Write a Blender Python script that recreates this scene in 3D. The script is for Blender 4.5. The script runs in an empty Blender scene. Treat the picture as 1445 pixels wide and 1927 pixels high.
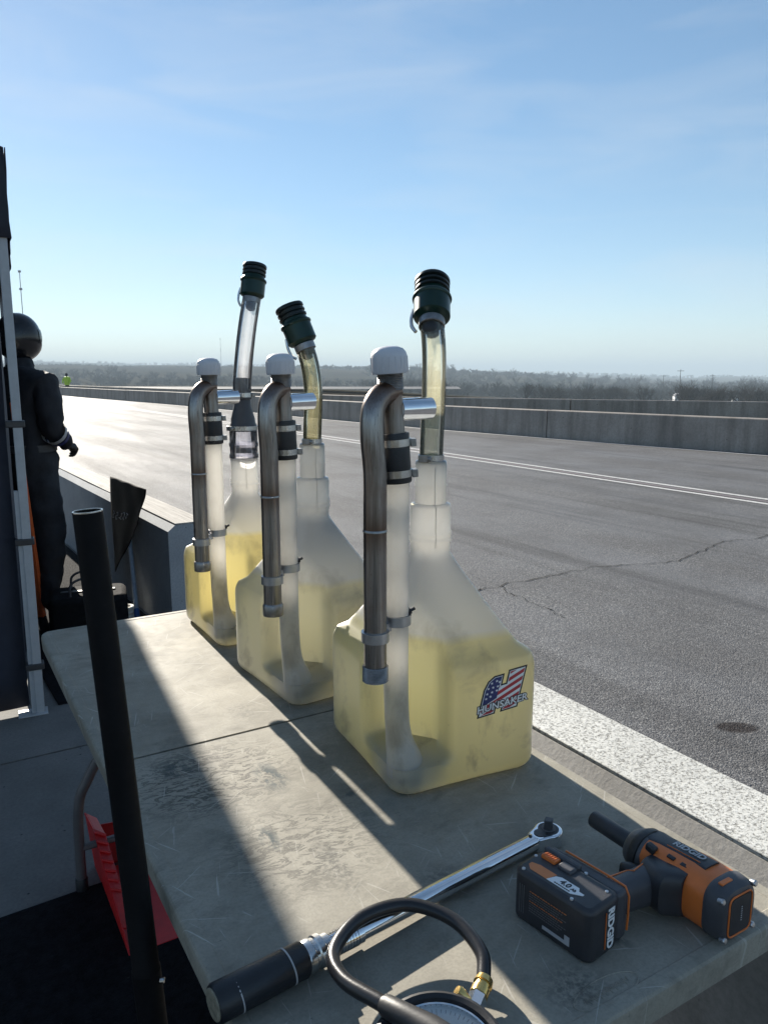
import bpy, bmesh, math, random
from mathutils import Vector, Matrix
R = math.radians
random.seed(7)
SC = bpy.context.scene
COL = SC.collection

# ------------------------------------------------------------------ camera
CAM_Z = 1.472
PITCH = 9.94
cd = bpy.data.cameras.new('camera'); cam = bpy.data.objects.new('camera', cd); COL.objects.link(cam)
cd.sensor_fit = 'VERTICAL'; cd.sensor_height = 24.0; cd.lens = 24.0 * 1447 / 1927
cd.clip_start = 0.02; cd.clip_end = 12000
cam.location = (0, 0, CAM_Z); cam.rotation_euler = (R(90 - PITCH), 0, 0)
SC.camera = cam

# ------------------------------------------------------------------ sky, sun, exposure
SUN_AZ, SUN_EL = -29.3, 22.5          # degrees, azimuth from +Y towards +X
w = bpy.data.worlds.new('World'); SC.world = w; w.use_nodes = True
nt = w.node_tree; nt.nodes.clear()
sky = nt.nodes.new('ShaderNodeTexSky'); sky.sky_type = 'NISHITA'; sky.sun_disc = False
sky.sun_elevation = R(SUN_EL); sky.sun_rotation = R(SUN_AZ)
sky.altitude = 200; sky.air_density = 0.85; sky.dust_density = 0.05; sky.ozone_density = 1.6
bg = nt.nodes.new('ShaderNodeBackground'); bg.inputs['Strength'].default_value = 0.071
wo = nt.nodes.new('ShaderNodeOutputWorld')
gm_ = nt.nodes.new('ShaderNodeGamma'); gm_.inputs[1].default_value = 0.82
nt.links.new(sky.outputs[0], gm_.inputs[0]); hs_ = nt.nodes.new('ShaderNodeHueSaturation'); hs_.inputs['Saturation'].default_value = 1.2; hs_.inputs['Hue'].default_value = 0.496
nt.links.new(gm_.outputs[0], hs_.inputs['Color']); 
tc_ = nt.nodes.new('ShaderNodeTexCoord'); mp_ = nt.nodes.new('ShaderNodeMapping'); mp_.inputs['Scale'].default_value = (2.2, 2.2, 11)
nz_ = nt.nodes.new('ShaderNodeTexNoise'); nz_.inputs['Scale'].default_value = 1.6; nz_.inputs['Detail'].default_value = 6; nz_.inputs['Distortion'].default_value = 0.6
rp_ = nt.nodes.new('ShaderNodeValToRGB'); rp_.color_ramp.elements[0].position = 0.46; rp_.color_ramp.elements[0].color = (0, 0, 0, 1); rp_.color_ramp.elements[1].position = 0.80; rp_.color_ramp.elements[1].color = (0.30, 0.30, 0.30, 1)
mx_ = nt.nodes.new('ShaderNodeMix'); mx_.data_type = 'RGBA'; mx_.inputs[7].default_value = (4.3, 4.5, 4.7, 1)      # thin uneven veil of high cloud
nt.links.new(tc_.outputs['Generated'], mp_.inputs[0]); nt.links.new(mp_.outputs[0], nz_.inputs['Vector']); nt.links.new(nz_.outputs['Fac'], rp_.inputs[0])
nt.links.new(rp_.outputs[0], mx_.inputs[0]); nt.links.new(hs_.outputs[0], mx_.inputs[6]); nt.links.new(mx_.outputs[2], bg.inputs[0]); nt.links.new(bg.outputs[0], wo.inputs[0])
sl = bpy.data.lights.new('sun', 'SUN'); sl.energy = 5.0; sl.angle = R(0.53); sl.color = (1.0, 0.93, 0.82)
so = bpy.data.objects.new('sun', sl); COL.objects.link(so)
sdir = Vector((math.sin(R(SUN_AZ)) * math.cos(R(SUN_EL)), math.cos(R(SUN_AZ)) * math.cos(R(SUN_EL)), math.sin(R(SUN_EL))))
so.rotation_euler = sdir.to_track_quat('Z', 'Y').to_euler(); so.location = sdir * 50
vs = SC.view_settings
vs.view_transform = 'Standard'; vs.look = 'None'; vs.exposure = 1.45; vs.gamma = 1.0; vs.use_curve_mapping = False
cy = SC.cycles
cy.max_bounces = 18; cy.diffuse_bounces = 12; cy.glossy_bounces = 5; cy.transmission_bounces = 8
cy.transparent_max_bounces = 24; cy.volume_bounces = 0; cy.sample_clamp_indirect = 6.0; cy.sample_clamp_direct = 0
cy.use_denoising = True; cy.caustics_reflective = False; cy.caustics_refractive = False

# ------------------------------------------------------------------ frames: U runs along the pit wall (away), V across to the track
AZ = -31.0
UX, UY = math.sin(R(AZ)), math.cos(R(AZ)); VX, VY = UY, -UX
TROT = -AZ
TZ = 0.737
def T(u, v, z=0.0): return Vector((u * UX + v * VX, u * UY + v * VY, z))

# ------------------------------------------------------------------ geometry helpers: each returns (verts, faces)
def join(*gs):
    V, F = [], []
    for v, f in gs:
        o = len(V); V += [tuple(p) for p in v]; F += [tuple(i + o for i in q) for q in f]
    return V, F
def xf(g, loc=(0, 0, 0), rot=(0, 0, 0), scale=(1, 1, 1), mat=None):
    if mat is None:
        from mathutils import Euler
        mat = Matrix.Translation(loc) @ Euler([R(a) for a in rot]).to_matrix().to_4x4() @ Matrix.Diagonal((*scale, 1))
    return [tuple(mat @ Vector(p)) for p in g[0]], g[1]
def box(c, s, rot=(0, 0, 0)):
    x, y, z = s[0] / 2, s[1] / 2, s[2] / 2
    v = [(-x, -y, -z), (x, -y, -z), (x, y, -z), (-x, y, -z), (-x, -y, z), (x, -y, z), (x, y, z), (-x, y, z)]
    f = [(0, 3, 2, 1), (4, 5, 6, 7), (0, 1, 5, 4), (1, 2, 6, 5), (2, 3, 7, 6), (3, 0, 4, 7)]
    return xf((v, f), c, rot)
def lathe(prof, n=32, mat=None, loc=(0, 0, 0), rot=(0, 0, 0), closed=False):
    v, f = [], []
    for r, z in prof:
        for i in range(n):
            a = 2 * math.pi * i / n; v.append((r * math.cos(a), r * math.sin(a), z))
    m = len(prof)
    for j in range(m - 1 if not closed else m):
        k = (j + 1) % m
        for i in range(n):
            i2 = (i + 1) % n; f.append((j * n + i, j * n + i2, k * n + i2, k * n + i))
    if not closed:
        if prof[0][0] > 1e-6: f.append(tuple(range(n - 1, -1, -1)))
        if prof[-1][0] > 1e-6: f.append(tuple((m - 1) * n + i for i in range(n)))
    return xf((v, f), loc, rot) if mat is None else xf((v, f), mat=mat)
def catmull(pts, k=8):
    P = [Vector(p) for p in pts]
    if len(P) < 3: return P
    out = []
    Q = [P[0] * 2 - P[1]] + P + [P[-1] * 2 - P[-2]]
    for i in range(1, len(Q) - 2):
        a, b, c, d = Q[i - 1], Q[i], Q[i + 1], Q[i + 2]
        for j in range(k):
            t = j / k
            out.append(0.5 * ((2 * b) + (c - a) * t + (2 * a - 5 * b + 4 * c - d) * t * t + (3 * b - a - 3 * c + d) * t ** 3))
    out.append(P[-1]); return out
def tube(pts, r, n=16, cap=True):
    P = [Vector(p) for p in pts]; m = len(P)
    rr = r if isinstance(r, (list, tuple)) else [r] * m
    v, f = [], []
    nrm = None
    for i in range(m):
        t = (P[min(i + 1, m - 1)] - P[max(i - 1, 0)]).normalized()
        if nrm is None:
            nrm = t.orthogonal().normalized()
        else:
            nrm = (nrm - t * nrm.dot(t)); nrm = nrm.normalized() if nrm.length > 1e-8 else t.orthogonal().normalized()
        b = t.cross(nrm)
        for k in range(n):
            a = 2 * math.pi * k / n
            v.append(tuple(P[i] + (nrm * math.cos(a) + b * math.sin(a)) * rr[i]))
    for i in range(m - 1):
        for k in range(n):
            k2 = (k + 1) % n; f.append((i * n + k, i * n + k2, (i + 1) * n + k2, (i + 1) * n + k))
    if cap:
        f.append(tuple(range(n - 1, -1, -1))); f.append(tuple((m - 1) * n + k for k in range(n)))
    return v, f
def pipe(pts, ro, ri, n=20):
    """hollow tube, open at both ends, with wall thickness"""
    a, fa = tube(pts, ro, n, False); b, fb = tube(pts, ri, n, False)
    o = len(a); m = len(pts)
    F = list(fa) + [tuple(reversed([i + o for i in q])) for q in fb]
    for k in range(n):
        k2 = (k + 1) % n
        F.append((k2, k, o + k, o + k2)); e = (m - 1) * n
        F.append((e + k, e + k2, o + e + k2, o + e + k))
    return a + b, F
def prism(poly, z0, z1):
    n = len(poly)
    v = [(x, y, z0) for x, y in poly] + [(x, y, z1) for x, y in poly]
    f = [tuple(range(n - 1, -1, -1)), tuple(range(n, 2 * n))]
    for i in range(n):
        j = (i + 1) % n; f.append((i, j, n + j, n + i))
    return v, f
def rrect(hx, hy, r, k=6):
    out = []
    for cx, cy_, a0 in ((hx - r, hy - r, 0), (-hx + r, hy - r, 90), (-hx + r, -hy + r, 180), (hx - r, -hy + r, 270)):
        for i in range(k + 1):
            a = R(a0 + 90 * i / k); out.append((cx + r * math.cos(a), cy_ + r * math.sin(a)))
    return out
def loft(secs, n=32, cap=True):
    """sections along local y: (y, cx, cz, hx, hz, exponent)"""
    v, f = [], []
    for (y, cx, cz, hx, hz, p) in secs:
        for i in range(n):
            a = 2 * math.pi * i / n; c, s = math.cos(a), math.sin(a)
            v.append((cx + hx * math.copysign(abs(c) ** (2 / p), c), y, cz + hz * math.copysign(abs(s) ** (2 / p), s)))
    m = len(secs)
    for j in range(m - 1):
        for i in range(n):
            i2 = (i + 1) % n; f.append((j * n + i, (j + 1) * n + i, (j + 1) * n + i2, j * n + i2))
    if cap:
        f.append(tuple(range(n))); f.append(tuple((m - 1) * n + i for i in range(n - 1, -1, -1)))
    return v, f

# ------------------------------------------------------------------ objects
def mesh_of(name, g, smooth=35):
    me = bpy.data.meshes.new(name); me.from_pydata(g[0], [], g[1]); me.validate(verbose=False)
    bm = bmesh.new(); bm.from_mesh(me); bmesh.ops.recalc_face_normals(bm, faces=bm.faces[:]); bm.to_mesh(me); bm.free()
    if smooth:
        me.polygons.foreach_set('use_smooth', [True] * len(me.polygons)); me.set_sharp_from_angle(angle=R(smooth))
    return me
def obj(name, g, mat, parent=None, smooth=35, bevel=0, seg=2, loc=None, rot=None):
    me = g if isinstance(g, bpy.types.Mesh) else mesh_of(name, g, smooth)
    o = bpy.data.objects.new(name, me); COL.objects.link(o)
    if mat is not None and not me.materials: me.materials.append(mat)
    if parent is not None: o.parent = parent
    if loc is not None: o.location = loc
    if rot is not None: o.rotation_euler = [R(a) for a in rot]
    if bevel:
        b = o.modifiers.new('bevel', 'BEVEL'); b.width = bevel; b.segments = seg; b.limit_method = 'ANGLE'; b.angle_limit = R(40)
        b.harden_normals = False
    return o
def tag(o, label, cat, group=None, kind=None):
    if label: o['label'] = label
    if cat: o['category'] = cat
    if group: o['group'] = group
    if kind: o['kind'] = kind
    return o
def thing(name, label, cat, loc=(0, 0, 0), rz=0.0, group=None):
    o = bpy.data.objects.new(name, None); COL.objects.link(o); o.empty_display_size = 0.1
    o.location = loc; o.rotation_euler = (0, 0, R(rz))
    return tag(o, label, cat, group)
def struct(o): o['kind'] = 'structure'; return o
def text_geo(s, size, align='CENTER', shear=0.0, extrude=0.0002, bold=0.0, spacing=1.0):
    cu = bpy.data.curves.new('t', 'FONT'); cu.body = s; cu.size = size; cu.align_x = align; cu.align_y = 'CENTER'
    cu.shear = shear; cu.extrude = extrude; cu.offset = bold; cu.space_character = spacing; cu.resolution_u = 3
    to = bpy.data.objects.new('t', cu); COL.objects.link(to)
    dg = bpy.context.evaluated_depsgraph_get(); me = bpy.data.meshes.new_from_object(to.evaluated_get(dg))
    g = ([tuple(v.co) for v in me.vertices], [tuple(p.vertices) for p in me.polygons])
    bpy.data.objects.remove(to); bpy.data.curves.remove(cu); bpy.data.meshes.remove(me)
    return g
def frame(origin, ex, ey):
    ex = Vector(ex).normalized(); ey = Vector(ey); ey = (ey - ex * ey.dot(ex)).normalized(); ez = ex.cross(ey)
    m = Matrix.Identity(4)
    for i in range(3): m[i][0], m[i][1], m[i][2], m[i][3] = ex[i], ey[i], ez[i], origin[i]
    return m

# ------------------------------------------------------------------ materials
class N:
    def __init__(s, name):
        s.m = bpy.data.materials.new(name); s.m.use_nodes = True; s.t = s.m.node_tree; s.t.nodes.clear()
        s.out = s.t.nodes.new('ShaderNodeOutputMaterial'); s._c = {}
    def n(s, typ, **kw):
        nd = s.t.nodes.new('ShaderNode' + typ)
        for k, v in kw.items():
            if k.startswith('_'): setattr(nd, k[1:], v)
            else: s.set(nd.inputs[k.replace('__', ' ')], v)
        return nd
    def set(s, sock, v):
        if hasattr(v, 'is_output'): s.t.links.new(v, sock)
        elif hasattr(v, 'outputs'): s.t.links.new(v.outputs[0], sock)
        else:
            if isinstance(v, (tuple, list)) and len(v) == 3 and len(sock.default_value) == 4: v = (*v, 1)
            sock.default_value = v
    def co(s, kind='Object', scale=(1, 1, 1), rot=(0, 0, 0), loc=(0, 0, 0)):
        tc = s._c.get('tc') or s.t.nodes.new('ShaderNodeTexCoord'); s._c['tc'] = tc
        src = tc.outputs[kind]
        if any(rot):      # turn first, stretch afterwards
            m0 = s.t.nodes.new('ShaderNodeMapping'); s.t.links.new(src, m0.inputs[0]); m0.inputs['Rotation'].default_value = [R(a) for a in rot]; src = m0.outputs[0]
        mp = s.t.nodes.new('ShaderNodeMapping'); s.t.links.new(src, mp.inputs[0])
        mp.inputs['Scale'].default_value = scale; mp.inputs['Location'].default_value = loc
        return mp.outputs[0]
    def noise(s, co, scale, detail=4, rough=0.55, dist=0.0):
        nd = s.n('TexNoise', Scale=scale, Detail=detail, Roughness=rough, Distortion=dist); s.t.links.new(co, nd.inputs['Vector'])
        return nd.outputs['Fac']
    def voro(s, co, scale, feature='F1', out='Distance', rnd=1.0):
        nd = s.n('TexVoronoi', Scale=scale, Randomness=rnd, _feature=feature); s.t.links.new(co, nd.inputs['Vector'])
        return nd.outputs[out]
    def ramp(s, fac, *stops):
        nd = s.t.nodes.new('ShaderNodeValToRGB'); s.set(nd.inputs[0], fac)
        el = nd.color_ramp.elements
        while len(el) < len(stops): el.new(0.5)
        for e, (p, c) in zip(el, stops):
            e.position = p
            e.color = (c, c, c, 1) if isinstance(c, (int, float)) else (*c, 1)
        return nd.outputs[0]
    def mix(s, fac, a, b, mode='MIX'):
        nd = s.t.nodes.new('ShaderNodeMix'); nd.data_type = 'RGBA'; nd.blend_type = mode
        s.set(nd.inputs[0], fac); s.set(nd.inputs[6], a if not isinstance(a, (int, float)) else (a, a, a)); s.set(nd.inputs[7], b if not isinstance(b, (int, float)) else (b, b, b))
        return nd.outputs[2]
    def math(s, op, a, b=0.5, clamp=False):
        nd = s.t.nodes.new('ShaderNodeMath'); nd.operation = op; nd.use_clamp = clamp; s.set(nd.inputs[0], a); s.set(nd.inputs[1], b)
        return nd.outputs[0]
    def sep(s, co):
        nd = s.t.nodes.new('ShaderNodeSeparateXYZ'); s.t.links.new(co, nd.inputs[0]); return nd.outputs
    def blob(s, co, c, r, soft=0.35):
        """0..1 mask of a spot with a soft, ragged edge in object space (x, y)"""
        nd = s.t.nodes.new('ShaderNodeVectorMath'); nd.operation = 'SUBTRACT'; s.t.links.new(co, nd.inputs[0]); nd.inputs[1].default_value = (c[0], c[1], 0)
        sc = s.t.nodes.new('ShaderNodeVectorMath'); sc.operation = 'MULTIPLY'; s.t.links.new(nd.outputs[0], sc.inputs[0]); sc.inputs[1].default_value = (1 / r[0], 1 / r[1], 0)
        ln = s.t.nodes.new('ShaderNodeVectorMath'); ln.operation = 'LENGTH'; s.t.links.new(sc.outputs[0], ln.inputs[0])
        return s.ramp(ln.outputs['Value'], (1 - soft, 1.0), (1.0, 0.0))
    def bump(s, h, strength=0.3, dist=0.01, normal=None):
        nd = s.n('Bump', Strength=strength, Distance=dist); s.set(nd.inputs['Height'], h)
        if normal is not None: s.set(nd.inputs['Normal'], normal)
        return nd.outputs[0]
    def pbr(s, base, rough=0.5, metal=0.0, normal=None, spec=0.5, **kw):
        p = s.t.nodes.new('ShaderNodeBsdfPrincipled')
        s.set(p.inputs['Base Color'], base); s.set(p.inputs['Roughness'], rough); s.set(p.inputs['Metallic'], metal); s.set(p.inputs['Specular IOR Level'], spec)
        if normal is not None: s.set(p.inputs['Normal'], normal)
        for k, v in kw.items(): s.set(p.inputs[k.replace('__', ' ')], v)
        return p
    def done(s, sh):
        s.t.links.new(sh.outputs[0], s.out.inputs[0]); return s.m
MAT = {}
def simple(name, col, rough=0.5, metal=0.0, spec=0.5, var=0.12, vs_=30, bump=0.0, bs=200, bd=0.001, scuff=None):
    n = N(name); co = n.co()
    a = n.noise(co, vs_, 5, 0.6)
    c = n.mix(n.ramp(a, (0.3, 0.0), (0.7, 1.0)), tuple(x * (1 - var) for x in col), tuple(min(1, x * (1 + var)) for x in col))
    if scuff:
        sc = n.ramp(n.noise(n.co(scale=(1, 1, 4)), 60, 8, 0.7), (0.6, 0.0), (0.72, 1.0)); c = n.mix(n.math('MULTIPLY', sc, 0.6), c, scuff)
    rr = n.math('ADD', rough - 0.06, n.math('MULTIPLY', n.noise(co, vs_ * 3, 4), 0.12))
    nm = n.bump(n.noise(co, bs, 4), bump, bd) if bump else None
    MAT[name] = n.done(n.pbr(c, rr, metal, nm, spec)); return MAT[name]

def mat_asphalt():
    n = N('asphalt'); co = n.co(); 
    vo = n.n('TexVoronoi', Scale=150.0); n.t.links.new(co, vo.inputs['Vector'])
    cell = n.sep(vo.outputs['Color'])[0]
    agg = n.ramp(cell, (0.0, (0.072, 0.073, 0.078)), (0.45, (0.135, 0.136, 0.140)), (0.8, (0.215, 0.215, 0.216)), (1.0, (0.38, 0.378, 0.37)))
    gap = n.ramp(vo.outputs['Distance'], (0.25, 0.0), (0.62, 1.0))
    c = n.mix(n.math('MULTIPLY', gap, 0.42), agg, (0.025, 0.025, 0.027))
    big = n.noise(n.co(rot=(0, 0, AZ), scale=(1, 0.12, 1)), 1.1, 5, 0.6)       # lanes worn along the track
    c = n.mix(n.ramp(big, (0.35, 0.0), (0.7, 0.45)), c, (0.17, 0.175, 0.188))
    pat = n.noise(co, 0.8, 6, 0.6)
    c = n.mix(n.ramp(pat, (0.42, 0.0), (0.62, 0.4)), c, (0.07, 0.067, 0.066))
    rb = n.noise(n.co(rot=(0, 0, AZ), scale=(1.3, 0.05, 1), loc=(4, 2, 0)), 1.6, 6, 0.65)
    c = n.mix(n.ramp(rb, (0.52, 0.0), (0.66, 0.55)), c, (0.045, 0.045, 0.047))
    p0 = T(1.86, 2.87)
    st = n.math('MULTIPLY', n.blob(co, (p0.x, p0.y), (0.105, 0.06), 0.3), n.ramp(n.noise(co, 40, 5), (0.25, 0.4), (0.5, 1.0)))
    c = n.mix(n.math('MULTIPLY', st, 0.85), c, (0.014, 0.009, 0.008))
    rough = n.math('SUBTRACT', 0.74, n.math('MULTIPLY', n.ramp(big, (0.4, 0.0), (0.7, 1.0)), 0.14))
    h = n.math('ADD', n.math('SUBTRACT', 1.0, vo.outputs['Distance']), n.math('MULTIPLY', cell, 0.5))
    nm = n.bump(h, 0.75, 0.004)
    nm = n.bump(n.noise(co, 46, 3), 0.55, 0.006, nm)
    nm = n.bump(n.noise(co, 12, 3), 0.35, 0.012, nm)
    MAT['asphalt'] = n.done(n.pbr(c, rough, 0, nm, 0.09))
def mat_concrete(name, dark, light, wear=0.5, pits=True, scale=1.0, streak=None, worn=None):
    n = N(name); co = n.co()
    c = n.mix(n.ramp(n.noise(co, 3 * scale, 7, 0.65), (0.3, 0.0), (0.7, 1.0)), dark, light)
    fine = n.noise(co, 90 * scale, 5, 0.7)
    c = n.mix(n.ramp(fine, (0.35, 0.35), (0.6, 0.0)), c, tuple(x * 0.55 for x in dark))
    if streak:
        s_ = n.noise(n.co(scale=streak), 3.0, 8, 0.65); c = n.mix(n.ramp(s_, (0.45, 0.0), (0.68, wear)), c, tuple(x * 0.45 for x in dark))
    if worn:
        m_ = n.ramp(n.noise(co, 160, 6, 0.75), (0.40, 1.0), (0.49, 0.0)); c = n.mix(m_, c, worn); fine = n.math('SUBTRACT', fine, n.math('MULTIPLY', m_, 1.5))
    h = fine
    if pits:
        pv = n.voro(co, 26 * scale); pm = n.ramp(pv, (0.06, 1.0), (0.13, 0.0))
        pm = n.math('MULTIPLY', pm, n.ramp(n.noise(co, 9, 2), (0.55, 0.0), (0.62, 1.0)))
        c = n.mix(pm, c, tuple(x * 0.2 for x in dark)); h = n.math('SUBTRACT', fine, n.math('MULTIPLY', pm, 3.0))
    nm = n.bump(h, 0.5, 0.003)
    MAT[name] = n.done(n.pbr(c, 0.82, 0, nm, 0.3))
def mat_table():
    n = N('table_plastic'); co = n.co(); x, y, z = n.sep(co)
    c = n.mix(n.ramp(n.noise(co, 7, 7, 0.65), (0.35, 0.0), (0.65, 1.0)), (0.25, 0.232, 0.19), (0.345, 0.322, 0.268))
    c = n.mix(n.ramp(n.noise(co, 220, 3, 0.6), (0.4, 0.25), (0.55, 0.0)), c, (0.18, 0.17, 0.145))
    # grime in long smears across the boards
    sm = n.noise(n.co(scale=(1, 1.7, 1)), 6, 8, 0.75, 0.6)
    c = n.mix(n.ramp(sm, (0.54, 0.0), (0.68, 0.5)), c, (0.11, 0.104, 0.088))
    c = n.mix(n.ramp(n.noise(n.co(scale=(1, 1.6, 1), loc=(3, 1, 0)), 2.2, 8, 0.75), (0.50, 0.0), (0.62, 0.45)), c, (0.12, 0.112, 0.092))
    fl_ = n.ramp(n.noise(n.co(scale=(1, 2.5, 1)), 55, 4, 0.6), (0.69, 0.0), (0.73, 0.8)); c = n.mix(n.math('MULTIPLY', fl_, n.ramp(n.noise(co, 6, 3), (0.45, 0.0), (0.6, 1.0))), c, (0.05, 0.055, 0.055))
    # dribbles and dried stains near the middle of the table
    dr = n.noise(n.co(scale=(8, 19, 1), rot=(0, 0, 8)), 2.3, 8, 0.7, 2.2)
    edge = n.math('MULTIPLY', n.ramp(dr, (0.50, 0.0), (0.545, 1.0)), n.ramp(dr, (0.555, 1.0), (0.64, 0.25)))
    area = n.math('MAXIMUM', n.blob(co, (-0.22, -0.14), (0.20, 0.17), 0.55), n.math('MULTIPLY', n.blob(co, (-0.16, -0.42), (0.16, 0.16), 0.6), 0.8))
    c = n.mix(n.math('MULTIPLY', n.math('MULTIPLY', edge, area), 0.9), c, (0.05, 0.048, 0.042))
    for (px, py, rx, ry, k) in ((-0.12, -0.20, 0.035, 0.07, 0.9), (-0.20, -0.38, 0.02, 0.045, 0.9), (-0.265, -0.08, 0.05, 0.06, 0.6), (0.11, -0.80, 0.02, 0.06, 0.9), (-0.02, -0.33, 0.03, 0.012, 0.6), (0.07, -0.38, 0.025, 0.012, 0.6)):
        b = n.math('MULTIPLY', n.blob(co, (px, py), (rx, ry), 0.7), n.ramp(n.noise(n.co(scale=(1, 0.35, 1), loc=(px, py, 0)), 70, 6, 0.7), (0.44, 0.0), (0.54, 1.0)))
        c = n.mix(n.math('MULTIPLY', b, k), c, (0.035, 0.055, 0.062))
    for (px, py, rx, ry, k) in ((-0.14, -0.50, 0.028, 0.10, 0.8), (0.00, -0.86, 0.06, 0.05, 0.8), (-0.06, 0.10, 0.05, 0.06, 0.5), (-0.02, -0.61, 0.05, 0.05, 0.6)):
        b = n.math('MULTIPLY', n.blob(co, (px, py), (rx, ry), 0.8), n.ramp(n.noise(co, 120, 6, 0.75), (0.42, 0.0), (0.58, 1.0)))
        c = n.mix(n.math('MULTIPLY', b, k), c, (0.10, 0.098, 0.088))
    # pale scratches in several directions
    sc = None
    for (rz, sy, ds) in ((24, 170, 0.0), (-38, 150, 3.0), (63, 160, 7.0), (107, 150, 11.0), (-72, 170, 17.0), (85, 190, 23.0)):
        q = n.noise(n.co(rot=(0, 0, rz), scale=(7.0, sy, 1), loc=(ds, ds, 0)), 1.0, 2, 0.5, 0.25)
        m_ = n.ramp(q, (0.71, 0.0), (0.735, 1.0)); sc = m_ if sc is None else n.math('MAXIMUM', sc, m_)
    scm = n.math('MULTIPLY', sc, n.ramp(n.noise(co, 4, 3), (0.35, 0.15), (0.6, 0.9)))
    c = n.mix(n.math('MULTIPLY', scm, 0.5), c, (0.56, 0.54, 0.49))
    rough = n.math('ADD', 0.54, n.math('MULTIPLY', n.noise(co, 30, 6, 0.7), 0.28))
    nm = n.bump(n.noise(co, 350, 3, 0.6), 0.18, 0.0012)
    nm = n.bump(scm, -0.25, 0.0008, nm)
    MAT['table_plastic'] = n.done(n.pbr(c, rough, 0, nm, 0.2))
def mat_jug(name, level, liq, liq_hi):
    n = N(name); co = n.co(); x, y, z = n.sep(co)
    wob = n.math('ADD', z, n.math('MULTIPLY', n.math('SUBTRACT', n.noise(co, 9, 3), 0.5), 0.006))
    fill = n.ramp(n.math('ADD', n.math('MULTIPLY', n.math('SUBTRACT', wob, level), 70.0), 0.5, True), (0.0, 1.0), (1.0, 0.0))
    white = (0.99, 0.97, 0.92)
    yl = n.mix(n.ramp(n.noise(co, 5, 3), (0.3, 0.0), (0.7, 1.0)), liq, liq_hi)
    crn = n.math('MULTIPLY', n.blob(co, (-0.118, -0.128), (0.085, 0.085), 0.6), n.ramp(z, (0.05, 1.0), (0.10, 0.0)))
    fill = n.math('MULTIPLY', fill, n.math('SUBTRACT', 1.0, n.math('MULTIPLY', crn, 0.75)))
    col = n.mix(fill, white, yl)
    grime = n.noise(n.co(scale=(1, 1, 0.7)), 10, 6, 0.6, 0.4)
    gm = n.ramp(grime, (0.54, 0.0), (0.70, 0.7))
    sp = n.ramp(n.noise(co, 55, 5, 0.65), (0.70, 0.0), (0.76, 0.7))
    gm = n.math('MAXIMUM', gm, sp)
    gm = n.math('MULTIPLY', gm, n.ramp(z, (0.0, 1.0), (0.42, 0.15)))
    dcol = n.mix(gm, n.mix(0.15, col, white), (0.16, 0.14, 0.10)); tcol = n.mix(gm, col, (0.30, 0.26, 0.16))
    nm = n.bump(n.noise(co, 60, 4), 0.06, 0.002)
    d = n.n('BsdfDiffuse', Color=dcol, Normal=nm); t = n.n('BsdfTranslucent', Color=tcol, Normal=nm)
    g = n.n('BsdfGlossy', Color=(1, 1, 1), Roughness=0.34, Normal=nm)
    m1 = n.t.nodes.new('ShaderNodeMixShader'); m1.inputs[0].default_value = 0.78; n.t.links.new(d.outputs[0], m1.inputs[1]); n.t.links.new(t.outputs[0], m1.inputs[2])
    fr = n.n('Fresnel', IOR=1.45)
    m2 = n.t.nodes.new('ShaderNodeMixShader'); n.t.links.new(fr.outputs[0], m2.inputs[0]); n.t.links.new(m1.outputs[0], m2.inputs[1]); n.t.links.new(g.outputs[0], m2.inputs[2])
    MAT[name] = n.done(m2)
def mat_clear(name, tint, haze=0.15, hz=(0.8, 0.8, 0.7), rough=0.06):
    """clear or cloudy plastic tube wall"""
    n = N(name); co = n.co()
    tr = n.n('BsdfTransparent', Color=tint)
    t = n.n('BsdfTranslucent', Color=hz); d = n.n('BsdfDiffuse', Color=hz)
    m0 = n.t.nodes.new('ShaderNodeMixShader'); m0.inputs[0].default_value = 0.4; n.t.links.new(t.outputs[0], m0.inputs[1]); n.t.links.new(d.outputs[0], m0.inputs[2])
    hzf = n.ramp(n.noise(n.co(scale=(1, 1, 0.3)), 60, 5, 0.6), (0.3, haze * 0.6), (0.75, haze * 1.5))
    m1 = n.t.nodes.new('ShaderNodeMixShader'); n.set(m1.inputs[0], hzf); n.t.links.new(tr.outputs[0], m1.inputs[1]); n.t.links.new(m0.outputs[0], m1.inputs[2])
    g = n.n('BsdfGlossy', Color=(1, 1, 1), Roughness=rough); fr = n.n('Fresnel', IOR=1.5)
    m2 = n.t.nodes.new('ShaderNodeMixShader'); n.t.links.new(fr.outputs[0], m2.inputs[0]); n.t.links.new(m1.outputs[0], m2.inputs[1]); n.t.links.new(g.outputs[0], m2.inputs[2])
    MAT[name] = n.done(m2)
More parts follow.
